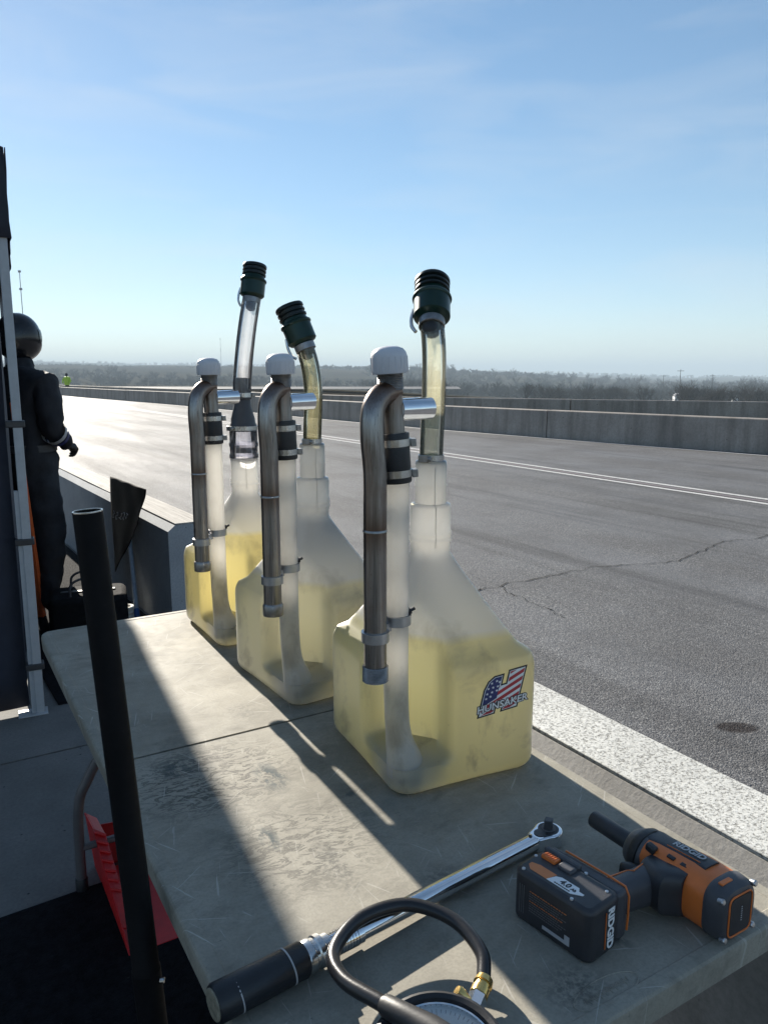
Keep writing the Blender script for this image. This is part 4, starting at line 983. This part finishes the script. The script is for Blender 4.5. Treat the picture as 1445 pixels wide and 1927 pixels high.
# latch and labels on the upward side
obj('latch', xf(box((0.018, 0.040, 0.0765), (0.014, 0.024, 0.007), (0, 8, 0)), mat=BM), MAT['orange_plastic'], bt, bevel=0.0015)
for i in range(5): obj('latch_ridge', xf(box((0.018, 0.032 + i * 0.004, 0.0803), (0.012, 0.0012, 0.0012), (0, 8, 0)), mat=BM), MAT['orange_plastic'], bt, smooth=0)
obj('latch_guard', xf(box((0.031, 0.030, 0.0765), (0.010, 0.060, 0.009), (0, 0, 0)), mat=BM), MAT['charcoal_plastic'], bt, bevel=0.003)
obj('latch_guard', xf(box((0.018, 0.012, 0.0760), (0.016, 0.024, 0.008), (0, 0, 0)), mat=BM), MAT['charcoal_plastic'], bt, bevel=0.003)
obj('orange_label', xf(prism([(-0.014, 0.052), (-0.021, 0.044), (-0.021, 0.016), (-0.004, 0.012), (-0.004, 0.040), (-0.008, 0.052)], 0.0757, 0.0765), mat=BM), MAT['print_orange'], bt, smooth=0)
obj('white_label', xf(prism([(-0.021, 0.016), (-0.021, -0.022), (-0.012, -0.036), (-0.009, -0.036), (-0.009, -0.028), (-0.003, -0.024), (-0.003, 0.004), (-0.007, 0.011)], 0.0757, 0.0766), mat=BM), MAT['label_white'], bt, smooth=0)
ML = BM @ frame((-0.0105, -0.007, 0.0768), (0, -1, 0), (1, 0, 0))
obj('label_text', xf(text_geo('4.0', 0.0125, shear=0.12, bold=0.0004), mat=ML), MAT['sticker_black'], bt, smooth=0)
obj('label_text', xf(text_geo('Ah', 0.0065, shear=0.12, bold=0.0003), mat=ML @ Matrix.Translation((0.0145, -0.002, 0))), MAT['sticker_black'], bt, smooth=0)
obj('label_line', xf(join(*[box((0.0 - 0.011 + i * 0.0032, -0.0078, 0), (0.0024, 0.0018, 0.0004)) for i in range(8)]), mat=ML), MAT['sticker_black'], bt, smooth=0)
for (x, y) in ((-0.027, 0.050), (0.008, 0.058), (-0.027, -0.030), (0.020, -0.050), (0.030, -0.010)):
    obj('screw', xf(lathe([(0.0, 0.0008), (0.0024, 0.0006), (0.0028, -0.001), (0.0, -0.001)], 12), mat=BM @ Matrix.Translation((x, y, 0.0762))), MAT['zinc'], bt)
# small print on the pack's underside (faces away from the handle)
MF = BM @ frame((-0.0334, 0, 0.036), (0, -1, 0), (0, 0, 1))
for i in range(9):
    zz = 0.018 - i * 0.0036; w_ = 0.062 - (i % 3) * 0.006
    obj('print_line', xf(join(*[box((-0.034 + j * w_ / 14 + w_ / 28, zz, 0.0002), (w_ / 14 * (0.55 + 0.4 * ((i * 5 + j * 3) % 4) / 4), 0.0011, 0.0004)) for j in range(14)]), mat=MF), MAT['print_orange' if i in (0, 4) else 'print_dim'], bt, smooth=0)
obj('print_panel', xf(prism([(-0.010, -0.024), (0.034, -0.024), (0.034, -0.011), (0.026, -0.011), (0.026, -0.019), (-0.010, -0.019)], 0, 0.0005), mat=MF), MAT['label_grey'], bt, smooth=0)
for q in range(3): obj('print_bar', xf(box((-0.050 + q * 0.0035, 0, 0.0002), (0.0008, 0.042, 0.0005)), mat=MF), MAT['print_dim'], bt, smooth=0)
# name on the near end of the pack
ME = BM @ frame((0.010, -0.0648, 0.037), (0, 0, -1), (1, 0, 0))
obj('name_print', xf(text_geo('RIDGID', 0.0175, bold=0.0006, extrude=0.0003), mat=ME), MAT['label_white'], bt, smooth=0)
obj('name_underline', xf(box((0, -0.0105, 0), (0.052, 0.0014, 0.0006)), mat=ME), MAT['orange_plastic'], bt, smooth=0)

# ------------------------------------------------------------------ tyre pressure gauge with hose
GC = Vector((0.058, 0.693, TT0))
ga = thing('pressure_gauge', 'round white-faced pressure gauge in black rubber boot with looped black hose', 'gauge', GC, 0)
tl = Matrix.Translation((0, 0, 0.002)) @ Matrix.Rotation(R(7), 4, 'X')
case = obj('rubber_boot', lathe([(0.0, 0.004), (0.066, 0.004), (0.073, 0.008), (0.0765, 0.020), (0.0765, 0.036), (0.074, 0.044), (0.069, 0.047), (0.064, 0.045), (0.0625, 0.040), (0.0615, 0.034), (0.0, 0.034)], 48, mat=tl), MAT['black_rubber'], ga)
obj('dial', lathe([(0.0, 0.0345), (0.0605, 0.0345), (0.0605, 0.036), (0.0, 0.036)], 48, mat=tl), MAT['dial_white'], case)
obj('chrome_bezel', lathe([(0.0595, 0.036), (0.0625, 0.036), (0.0628, 0.0415), (0.0610, 0.0425), (0.0595, 0.0415)], 48, mat=tl, closed=True), MAT['chrome'], case)
tk = []
for i in range(51):
    a = R(225 - 270 * i / 50); L0 = 0.050 if i % 5 == 0 else 0.053
    c, s = math.cos(a), math.sin(a); mm = tl @ frame((c * (L0 + 0.057) / 2, s * (L0 + 0.057) / 2, 0.0364), (c, s, 0), (-s, c, 0)); tk.append(xf(box((0, 0, 0), (0.057 - L0, 0.0007, 0.0004)), mat=mm))
o = obj('scale', join(*tk), MAT['sticker_black'], case, smooth=0)
ovl = [(0.024 * math.cos(q * math.pi / 16), 0.0105 * math.sin(q * math.pi / 16)) for q in range(32)]
obj('dial_emblem', xf(prism(ovl, 0.0361, 0.0366), mat=tl @ Matrix.Translation((0.010, 0.030, 0)) @ Matrix.Rotation(R(-10), 4, 'Z')), MAT['print_dim'], case, smooth=0)
obj('needle', xf(box((0.0, 0.012, 0.0385), (0.0016, 0.060, 0.0006), (0, 0, 130)), mat=tl), MAT['sticker_black'], case, smooth=0)
obj('glass', lathe([(0.0, 0.0408), (0.0594, 0.0405), (0.0594, 0.0398), (0.0, 0.0400)], 40, mat=tl), MAT['gauge_glass'], case)
W2 = lambda x, y, z: Vector((x, y, z)) - Vector((GC.x, GC.y, TZ)) 
hp = [W2(0.078, 0.672, TZ + 0.064), W2(0.040, 0.706, TZ + 0.062), W2(-0.006, 0.742, TZ + 0.058), W2(-0.048, 0.784, TZ + 0.050), W2(-0.061, 0.832, TZ + 0.046), W2(-0.030, 0.890, TZ + 0.046), W2(0.030, 0.916, TZ + 0.046), W2(0.088, 0.894, TZ + 0.042), W2(0.120, 0.846, TZ + 0.034), W2(0.119, 0.808, TZ + 0.024)]
hh = catmull(hp, 10)
obj('hose', tube(hh, 0.0088, 20), MAT['black_hose'], ga, smooth=60)
d0 = (hh[14] - hh[0]).normalized()
obj('strain_relief', tube([hh[0] - d0 * 0.004, hh[2], hh[8], hh[13], hh[18], hh[19]], [0.0155, 0.016, 0.0155, 0.013, 0.0118, 0.0092], 20), MAT['black_rubber'], ga)
obj('brass_stem', tube([hh[0] - d0 * 0.004, hh[0] - d0 * 0.022], [0.0085, 0.0085], 12), MAT['brass'], ga)
e = hh[-1]; dd = (hh[-1] - hh[-4]).normalized(); dd = Vector((dd.x - 0.35, dd.y, dd.z * 0.5)).normalized()
ft = obj('hose_ferrule', tube([e - dd * 0.004, e + dd * 0.004, e + dd * 0.005, e + dd * 0.010, e + dd * 0.011, e + dd * 0.020], [0.0105, 0.0118, 0.0098, 0.0098, 0.0112, 0.0112], 16), MAT['brass'], ga)
q = e + dd * 0.034
a_ = dd.orthogonal(); obj('chuck_body', lathe([(0.0, -0.016), (0.0098, -0.016), (0.0112, -0.013), (0.0112, 0.013), (0.0098, 0.016), (0.0, 0.016)], 6, mat=frame(q, a_, dd.cross(a_))), MAT['chrome'], ga, smooth=20)
sd = Vector((-0.75, 0.1, 0.65)).normalized(); a_ = sd.orthogonal()
obj('bleeder_valve', lathe([(0.004, 0.008), (0.0055, 0.012), (0.0055, 0.017), (0.0072, 0.018), (0.0072, 0.025), (0.006, 0.027), (0.0, 0.0275)], 18, mat=frame(q, a_, sd.cross(a_))), MAT['brass'], ft)

# ------------------------------------------------------------------ black post in the foreground
p0, p1 = Vector((-0.3076, 0.985, 0.0)), Vector((-0.385, 0.985, 1.30))
dv = (p1 - p0)
ps = thing('steel_post', 'thick black hollow post leaning beside the table in the foreground', 'post', p0, 0)
pts = [dv * t for t in (0.0, 0.005, 0.25, 0.48, 0.482, 0.484, 0.7, 1.0)]
obj('post_tube', pipe(pts, [0.0205] * 5 + [0.0190, 0.0190, 0.0190], [0.0172] * 8, 40), MAT['black_post'], ps, smooth=50)
ax = dv.normalized(); a = ax.orthogonal()
obj('post_rim', lathe([(0.0173, -0.001), (0.0191, -0.001), (0.0191, 0.0006), (0.0173, 0.0006)], 40, mat=frame(dv * 1.0005, a, ax.cross(a)), closed=True), MAT['clamp_steel'], ps)
obj('post_pin', lathe([(0.0, 0), (0.004, 0.0), (0.004, 0.006), (0.0, 0.007)], 10, mat=frame(dv * 0.47 + Vector((0.0200, -0.004, 0)), (0, 1, 0), (0, 0, 1))), MAT['clamp_steel'], ps)
obj('post_base', prism([(0.07 * math.cos(q * .2618), 0.07 * math.sin(q * .2618)) for q in range(24)], 0.0, 0.012), MAT['black_post'], ps, bevel=0.002)

# ------------------------------------------------------------------ red stand and black mat under the table
mat_ = tag(obj('floor_mat', xf(join(box((0, 0, 0.006), (2.3, 2.1, 0.012))), (0, 0, 0)), MAT['black_carpet'], loc=T(1.07, -0.62, 0.0), rot=(0, 0, TROT + 3)), 'black carpet mat on the concrete floor in the lower left', 'mat')
tag(obj('floor_mat', box((0, 0, 0.006), (0.72, 3.6, 0.012)), MAT['black_carpet'], loc=T(5.4, 0.72, 0.0), rot=(0, 0, TROT + 2.2)), 'narrow black mat added to darken the floor along the foot of the pit wall behind the table', 'mat')  # added black strip, darkens the sunlit floor in place of shade
rd = thing('red_tray', 'red folded sheet-metal tray standing on the floor under the table', 'tray', T(2.08, 0.50, 0.0), TROT)
def sheetbox(quads, th=0.004):
    gs = []
    for qd in quads:
        P = [Vector(p) for p in qd]; nn = (P[1] - P[0]).cross(P[2] - P[0]).normalized() * th
        v = [tuple(p) for p in P] + [tuple(p + nn) for p in P]; n = len(P)
        gs.append((v, [tuple(range(n - 1, -1, -1)), tuple(range(n, 2 * n))] + [(i, (i + 1) % n, n + (i + 1) % n, n + i) for i in range(n)]))
    return join(*gs)
obj('tray_floor', box((0.02, -0.05, 0.010), (0.36, 0.40, 0.006)), MAT['red_paint'], rd, bevel=0.002)
obj('tray_side', sheetbox([[(-0.16, -0.26, 0.0), (-0.16, 0.20, 0.0), (-0.175, 0.22, 0.17), (-0.17, 0.12, 0.17), (-0.165, -0.20, 0.06)]]), MAT['red_paint'], rd, smooth=20)
obj('tray_flange', sheetbox([[(-0.175, 0.22, 0.172), (-0.145, 0.20, 0.155), (-0.14, 0.10, 0.155), (-0.17, 0.12, 0.172)], [(-0.17, 0.12, 0.172), (-0.140, 0.10, 0.157), (-0.135, -0.20, 0.045), (-0.165, -0.20, 0.062)]]), MAT['red_paint'], rd, smooth=20)
for i in range(7):
    t = i / 9; obj('rung', tube([Vector((-0.168, 0.10 - 0.28 * t, 0.170 - 0.1 * t)), Vector((-0.140, 0.09 - 0.27 * t, 0.157 - 0.1 * t))], 0.004, 8), MAT['red_paint'], rd)
obj('tray_back', sheetbox([[(-0.16, 0.19, 0.0), (0.20, 0.17, 0.0), (0.20, 0.19, 0.10), (-0.17, 0.21, 0.13)]]), MAT['red_paint'], rd, smooth=20)
obj('tray_bolt', lathe([(0.0, 0.0), (0.008, 0.0), (0.008, 0.006), (0.0, 0.008)], 6, loc=(0.05, -0.05, 0.013)), MAT['zinc'], rd)

# ------------------------------------------------------------------ canopy tent at the left
NL, FL = Vector((-1.530, 3.227, 0)), Vector((-2.665, 5.55, 0))
d_ = (FL - NL); Ld = d_.length; ey = d_.normalized(); ex = Vector((-ey.y, ey.x, 0))      # ex points left, into the tent
tent = thing('canopy_tent', 'dark navy canopy tent with white frame leg at the left edge', 'tent', NL, 0)
def TP(a, b, z): return ex * a + ey * b + Vector((0, 0, z))
WT = 3.0
for (a, b) in ((0, 0), (0, Ld), (WT, 0), (WT, Ld)):
    lg = obj('leg', xf(box((0, 0, 1.10), (0.036, 0.045, 2.2)), mat=frame(TP(a, b, 0), -ex + Vector((0, 0, 0)), ey)), MAT['tent_frame_white'], tent, bevel=0.003)
    obj('inner_leg', xf(box((-0.024, -0.002, 0.50), (0.022, 0.028, 1.0)), mat=frame(TP(a, b, 0), -ex + Vector((0, 0, 0)), ey)), MAT['tent_frame_white'], lg, bevel=0.002)
    obj('foot_plate', xf(box((-0.03, 0, 0.004), (0.12, 0.08, 0.006)), mat=frame(TP(a, b, 0), -ex + Vector((0, 0, 0)), ey)), MAT['tent_frame_white'], lg, bevel=0.001)
    if a == 0 and b == 0:
        for zz in (0.22, 0.78, 1.28):
            obj('strap', xf(box((-0.008, 0, zz), (0.075, 0.056, 0.028)), mat=frame(TP(a, b, 0), -ex + Vector((0, 0, 0)), ey)), MAT['black_nylon'], lg, bevel=0.004)
def cloth(c0, c1, z0, z1, amp, name, nx=40, nz=14, bulge=0.0, th=0.004):
    v, f = [], []; dd = (c1 - c0); nn = Vector((-dd.y, dd.x, 0)).normalized()
    for j in range(nz + 1):
        for i in range(nx + 1):
            s, t = i / nx, j / nz
            off = amp * (math.sin(s * 31 + 1.2 * math.sin(t * 5)) * 0.5 + 0.5 * math.sin(s * 13 + t * 4)) * (1 - 0.7 * t) + bulge * math.sin(t * math.pi)
            v.append(tuple(c0 + dd * s + nn * off + Vector((0, 0, lerp(z0, z1, t)))))
    for j in range(nz):
        for i in range(nx): k = j * (nx + 1) + i; f.append((k, k + 1, k + nx + 2, k + nx + 1))
    o = obj(name, (v, f), MAT['tent_fabric'], tent, smooth=80); md = o.modifiers.new('th', 'SOLIDIFY'); md.thickness = th
    return o
cloth(TP(0.045, 0.05, 0), TP(WT, 0.05, 0), 0.02, 2.15, 0.02, 'side_wall')
cloth(TP(0.045, 0.06, 0), TP(0.045, Ld, 0), 0.02, 2.15, 0.015, 'side_wall')
cloth(TP(WT, 0.05, 0), TP(WT, Ld, 0), 0.02, 2.15, 0.02, 'side_wall')
for c0, c1 in ((TP(-0.03, -0.03, 0), TP(WT, -0.03, 0)), (TP(-0.035, -0.03, 0), TP(-0.035, Ld + .03, 0)), (TP(WT + .03, 0, 0), TP(WT + .03, Ld, 0)), (TP(0, Ld + .03, 0), TP(WT, Ld + .03, 0))):
    cloth(c0, c1, 2.02, 2.36, 0.008, 'valance', 24, 4, 0.0)
v = [tuple(TP(-0.03, -0.03, 2.36)), tuple(TP(WT + .03, -0.03, 2.36)), tuple(TP(WT + .03, Ld + .03, 2.36)), tuple(TP(-0.03, Ld + .03, 2.36)), tuple(TP(WT / 2, Ld / 2, 3.25))]
o = obj('roof', (v, [(0, 1, 4), (1, 2, 4), (2, 3, 4), (3, 0, 4)]), MAT['tent_fabric'], tent, smooth=0); md = o.modifiers.new('th', 'SOLIDIFY'); md.thickness = 0.004
# orange bar leaning behind the tent leg
ob_ = at(79, 1163, 0)
ob = thing('orange_bar', 'long flat orange bar leaning behind the white tent leg', 'bar', ob_, 0)
v0, v1 = Vector((0, 0, 0)), Vector((-2.03 - ob_.x, 4.25 - ob_.y, 1.34))
obj('bar', tube([v0, v0.lerp(v1, 0.5), v1], [0.030, 0.024, 0.016], 4), MAT['orange_bright'], ob, smooth=0)
obj('bar_tip', tube([v1, v1 * 1.02], [0.017, 0.015], 8), MAT['black_rubber'], ob)

# ------------------------------------------------------------------ crew member standing by the tent
PF = 18.0
pr = thing('person', 'person in black race suit and black helmet standing beside the tent leg', 'person', (-2.165, 4.62, 0), -PF)
def skin_mesh(name, J, E, parent, mat, sub=2, root=None):
    me = bpy.data.meshes.new(name); keys = list(J); idx = {k: i for i, k in enumerate(keys)}
    me.from_pydata([J[k][0] for k in keys], [(idx[a], idx[b]) for a, b in E], [])
    o = bpy.data.objects.new(name, me); COL.objects.link(o); o.parent = parent
    md = o.modifiers.new('skin', 'SKIN'); md.use_smooth_shade = True
    for i, k in enumerate(keys):
        r = J[k][1]; r = r if isinstance(r, tuple) else (r, r)
        me.skin_vertices[0].data[i].radius = r
        me.skin_vertices[0].data[i].use_root = (k == (root or keys[0]))
    sm = o.modifiers.new('sub', 'SUBSURF'); sm.levels = sub; sm.render_levels = sub
    me.materials.append(mat); return o
J = {'pelvis': ((0, 0, 0.96), (0.20, 0.16)), 'waist': ((0, -0.01, 1.10), (0.19, 0.155)), 'chest': ((0, 0.0, 1.30), (0.215, 0.165)), 'upper': ((0, 0.0, 1.42), (0.17, 0.125)), 'neck': ((0, 0.015, 1.52), 0.07), 'skull': ((0, 0.03, 1.62), 0.08),
     'hip_r': ((0.095, 0, 0.88), 0.125), 'knee_r': ((0.12, 0.03, 0.50), 0.10), 'ankle_r': ((0.12, -0.01, 0.11), 0.055), 'heel_r': ((0.12, 0.02, 0.055), 0.05), 'toe_r': ((0.13, 0.16, 0.035), 0.035),
     'hip_l': ((-0.095, 0, 0.88), 0.125), 'knee_l': ((-0.13, 0.05, 0.50), 0.10), 'ankle_l': ((-0.13, 0.01, 0.11), 0.055), 'heel_l': ((-0.13, 0.04, 0.055), 0.05), 'toe_l': ((-0.14, 0.18, 0.035), 0.035),
     'sh_r': ((0.20, -0.01, 1.43), 0.09), 'el_r': ((0.250, -0.04, 1.17), 0.075), 'wr_r': ((0.215, 0.14, 1.06), 0.045),
     'sh_l': ((-0.20, 0.01, 1.43), 0.09), 'el_l': ((-0.28, -0.10, 1.19), 0.070), 'wr_l': ((-0.13, -0.22, 1.20), 0.042)}
EDG = [('pelvis', 'waist'), ('waist', 'chest'), ('chest', 'upper'), ('upper', 'neck'), ('neck', 'skull'), ('pelvis', 'hip_r'), ('hip_r', 'knee_r'), ('knee_r', 'ankle_r'), ('ankle_r', 'heel_r'), ('heel_r', 'toe_r'),
       ('pelvis', 'hip_l'), ('hip_l', 'knee_l'), ('knee_l', 'ankle_l'), ('ankle_l', 'heel_l'), ('heel_l', 'toe_l'), ('upper', 'sh_r'), ('sh_r', 'el_r'), ('el_r', 'wr_r'), ('upper', 'sh_l'), ('sh_l', 'el_l'), ('el_l', 'wr_l')]
bd_ = skin_mesh('body', J, EDG, pr, MAT['suit_black'], 3)
txr = bpy.data.textures.new('folds', 'CLOUDS'); txr.noise_scale = 0.085; txr.noise_depth = 2
dm = bd_.modifiers.new('folds', 'DISPLACE'); dm.texture = txr; dm.strength = 0.045; dm.mid_level = 0.5
def hand(base, fwd, up, mat):
    f_, u_ = Vector(fwd).normalized(), Vector(up).normalized(); s_ = f_.cross(u_).normalized(); b = Vector(base)
    JJ = {'wrist': (tuple(b), 0.026), 'palm': (tuple(b + f_ * 0.045), (0.034, 0.018)), 'knuckle': (tuple(b + f_ * 0.082), (0.036, 0.015))}; EE = [('wrist', 'palm'), ('palm', 'knuckle')]
    for i, (off, L) in enumerate(((-0.029, 0.060), (-0.010, 0.072), (0.010, 0.070), (0.028, 0.054))):
        p0_ = b + f_ * 0.086 + s_ * off; JJ['a%d' % i] = (tuple(p0_ + f_ * L * 0.42 - u_ * 0.012), 0.0095); JJ['b%d' % i] = (tuple(p0_ + f_ * L * 0.66 - u_ * 0.034), 0.0088); JJ['c%d' % i] = (tuple(p0_ + f_ * L * 0.55 - u_ * 0.054), 0.0080)
        EE += [('knuckle', 'a%d' % i), ('a%d' % i, 'b%d' % i), ('b%d' % i, 'c%d' % i)]
    JJ['t0'] = (tuple(b + f_ * 0.035 - s_ * 0.038 - u_ * 0.010), 0.012); JJ['t1'] = (tuple(b + f_ * 0.062 - s_ * 0.050 - u_ * 0.024), 0.0105); JJ['t2'] = (tuple(b + f_ * 0.085 - s_ * 0.046 - u_ * 0.034), 0.009)
    EE += [('palm', 't0'), ('t0', 't1'), ('t1', 't2')]
    return skin_mesh('hand', JJ, EE, pr, mat, 2)
hand((-0.13, -0.22, 1.20), (0.85, -0.15, -0.25), (0.1, -0.95, 0.25), MAT['skin'])
hand((0.215, 0.14, 1.06), (-0.25, 0.8, -0.3), (0.9, 0.2, 0.1), MAT['black_rubber'])
def helmet():
    v, f = [], []; n, m = 36, 22
    for j in range(m + 1):
        ph = -0.42 * math.pi + (0.92 * math.pi) * j / m
        for i in range(n):
            th = 2 * math.pi * i / n; c, s = math.cos(th), math.sin(th)
            rx, ry, rz = 0.116, 0.138, 0.140
            fr = max(0.0, s) ** 3; y = ry * s * math.cos(ph); z = rz * math.sin(ph)
            if z < 0: y += 0.030 * fr * min(1, -z / 0.07); y -= 0.014 * max(0, -s) * min(1, -z / 0.08)
            v.append((rx * c * max(0.0, math.cos(ph)) ** 0.92, y, z))
    for j in range(m):
        for i in range(n):
            i2 = (i + 1) % n; f.append((j * n + i, j * n + i2, (j + 1) * n + i2, (j + 1) * n + i))
    return v, f
HZ = 1.705
hm = obj('helmet', xf(helmet(), (0, 0.03, HZ)), MAT['helmet_black'], pr, smooth=60); hm.modifiers.new('th', 'SOLIDIFY').thickness = 0.006
vz = []
for j in range(5):
    for i in range(17):
        a = R(20 + 140 * i / 16); z = -0.035 + 0.08 * j / 4; k = math.sqrt(max(0, 1 - (z / 0.14) ** 2)); vz.append((0.119 * math.cos(a) * k, 0.03 + 0.142 * math.sin(a) * k, HZ + z))
obj('visor', (vz, [(j * 17 + i, j * 17 + i + 1, (j + 1) * 17 + i + 1, (j + 1) * 17 + i) for j in range(4) for i in range(16)]), MAT['helmet_black'], hm, smooth=60)
def on_helmet(th, ph, k=1.012): return Vector((0.116 * math.cos(th) * math.cos(ph) ** 0.92 * k, 0.03 + 0.138 * math.sin(th) * math.cos(ph) * k, HZ + 0.14 * math.sin(ph) * k))
em = [(0, 0), (0.10, 0.0), (0.34, 0.02), (0.30, 0.14), (0.20, 0.16), (0.22, 0.34), (0.08, 0.36), (0.10, 0.2), (0.0, 0.16)]
pp = [tuple(on_helmet(R(-98) - x * 1.15, R(8) + y * 1.1)) for x, y in em]
obj('helmet_emblem', (pp, [tuple(range(len(pp)))]), MAT['label_grey'], hm, smooth=0)
rim_ = [on_helmet(2 * math.pi * i / 36, -0.40 * math.pi, 1.02) for i in range(37)]
obj('helmet_rim', tube(rim_, 0.007, 6, False), MAT['black_rubber'], hm)
obj('belt', xf(lathe([(0.190, 1.035), (0.200, 1.038), (0.200, 1.078), (0.190, 1.08)], 28, closed=True), scale=(1.0, 0.86, 1)), MAT['black_nylon'], pr)
obj('sleeve_stripe', tube([(0.2465, -0.02, 1.158), (0.2415, 0.006, 1.142)], [0.074, 0.070], 18, False), MAT['label_grey'], pr)
obj('sleeve_stripe', tube([(0.239, 0.018, 1.135), (0.235, 0.038, 1.122)], [0.068, 0.065], 18, False), MAT['sticker_blue'], pr)
obj('collar', lathe([(0.072, 1.47), (0.082, 1.475), (0.078, 1.53), (0.07, 1.535)], 20, loc=(0, 0.012, 0), closed=True), MAT['suit_black'], pr)

# ------------------------------------------------------------------ odds and ends along the pit wall
def wallpt(px, py, off=0.03):
    """the point on the near face of the far wall length seen at this pixel, off metres in front of it"""
    r, d = (px - 722.5) / 1447, (py - 963.5) / 1447; s, c = math.sin(R(PITCH)), math.cos(R(PITCH))
    v = Vector((r, c - d * s, -s - d * c)); a = R(TROT + 2.2); nx = Vector((math.cos(a), math.sin(a), 0)); o_ = T(4.28, 1.275, 0) - nx * (0.125 + off)
    k = nx.dot(o_) / nx.dot(v); return Vector((v.x * k, v.y * k, v.z * k + CAM_Z))
c4 = [wallpt(209, 896, 0.05), wallpt(275, 921, 0.05), wallpt(262, 985, 0.06), wallpt(216, 1078, 0.05)]
fl = thing('black_flag', 'crumpled black cloth flag with faint pale print hanging on the pit wall', 'flag', (c4[0].x, c4[0].y, 0), 0)
o_ = Vector((c4[0].x, c4[0].y, 0)); v, f = [], []; n = 28
nrm = Vector((-math.cos(R(TROT)), -math.sin(R(TROT)), 0))
for j in range(n + 1):
    for i in range(n + 1):
        s, t = i / n, j / n
        p = c4[0].lerp(c4[1], s).lerp(c4[3].lerp(c4[2], s), t)
        k = 0.003 * math.sin(s * 10 + 5 * t) * (0.3 + t) + 0.0022 * math.sin(s * 17 - 7 * t + 1) * (1.1 - t) + 0.004 * math.sin(t * 6 - s * 3)
        v.append(tuple(p - o_ + nrm * k))
for j in range(n):
    for i in range(n): q = j * (n + 1) + i; f.append((q, q + 1, q + n + 2, q + n + 1))
cl_ = obj('cloth', (v, f), MAT['flag_cloth'], fl, smooth=60); cl_.modifiers.new('th', 'SOLIDIFY').thickness = 0.003
obj('hem', tube([Vector(v[j * (n + 1)]) for j in range(n + 1)], 0.004, 6), MAT['label_grey'], fl)
for (s0, t0) in ((0.12, 0.42), (0.24, 0.45), (0.36, 0.47), (0.48, 0.50), (0.58, 0.53)):
    pts = []
    for q in range(7):
        a = q / 6; i = int((s0 + 0.05 * math.sin(a * 6.3)) * n); j = int((t0 - 0.04 + 0.08 * a) * n); pts.append(Vector(v[j * (n + 1) + i]) + nrm * 0.005)
    obj('pale_print', tube(catmull(pts, 3), 0.0022, 5), MAT['label_grey'], cl_)
b0, b1 = wallpt(257, 1142, 0.10), wallpt(243, 1000, 0.02); dirn = (b1 - b0).normalized(); b0 = b0 - dirn * (b0.z / dirn.z)
stk = thing('stick', 'pale blue-grey stick with blue end leaning against the pit wall', 'stick', b0, 0)
obj('shaft', tube([dirn * 0.10, (b1 - b0) * 1.0], 0.014, 12), MAT['stick_blue_grey'], stk); obj('end_cap', tube([Vector((0, 0, 0)), dirn * 0.11], 0.0165, 12), MAT['stick_blue'], stk)
cp = at(228, 1172, 0.0); co_ = thing('rope_coil', 'small coil of white rope on the floor behind the table', 'rope', cp, 0)
for k in range(4): obj('loop', tube([Vector((0.075 * math.cos(a * .2618) * (1 - .05 * k), 0.05 * math.sin(a * .2618) + 0.012 * k, 0.075 + 0.075 * math.sin(a * .2618 + 0.0) * 0.0 + 0.014 + 0.022 * k - 0.07)) for a in range(25)], 0.012, 8), MAT['rope_white'], co_)
def gear_case(loc, rz, size, label):
    g_ = thing('gear_bag', label, 'bag', loc, rz); x, y, z = size
    obj('bag_body', xf(prism(rrect(x / 2, y / 2, 0.06, 4), 0.0, z)), MAT['bag_cloth'], g_, bevel=0.03, seg=3)
    obj('zip_flap', box((0, 0, z + 0.003), (x * 0.7, 0.03, 0.008)), MAT['black_rubber'], g_, bevel=0.002)
    for s in (-1, 1): obj('handle', tube(catmull([(-x * 0.22, s * y * 0.3, z - 0.02), (-x * 0.2, s * y * 0.3, z + 0.07), (0, s * y * 0.28, z + 0.10), (x * 0.2, s * y * 0.3, z + 0.07), (x * 0.22, s * y * 0.3, z - 0.02)], 6), 0.007, 8), MAT['charcoal_plastic'], g_)
gear_case((-1.70, 4.28, 0), 20, (0.42, 0.32, 0.26), 'black gear bag on the floor beside the person')

# ------------------------------------------------------------------ winter haze
hz = obj('haze', box((0, 0, 25), (12300, 12300, 130)), None, smooth=0)
n = N('haze'); pvol = n.t.nodes.new('ShaderNodeVolumePrincipled'); pvol.inputs['Color'].default_value = (0.52, 0.64, 0.74, 1); pvol.inputs['Density'].default_value = 0.00058; pvol.inputs['Anisotropy'].default_value = 0.0
n.t.links.new(pvol.outputs[0], n.out.inputs['Volume']); hz.data.materials.append(n.m); hz['kind'] = 'stuff'; hz['label'] = 'thin pale winter haze over the land'
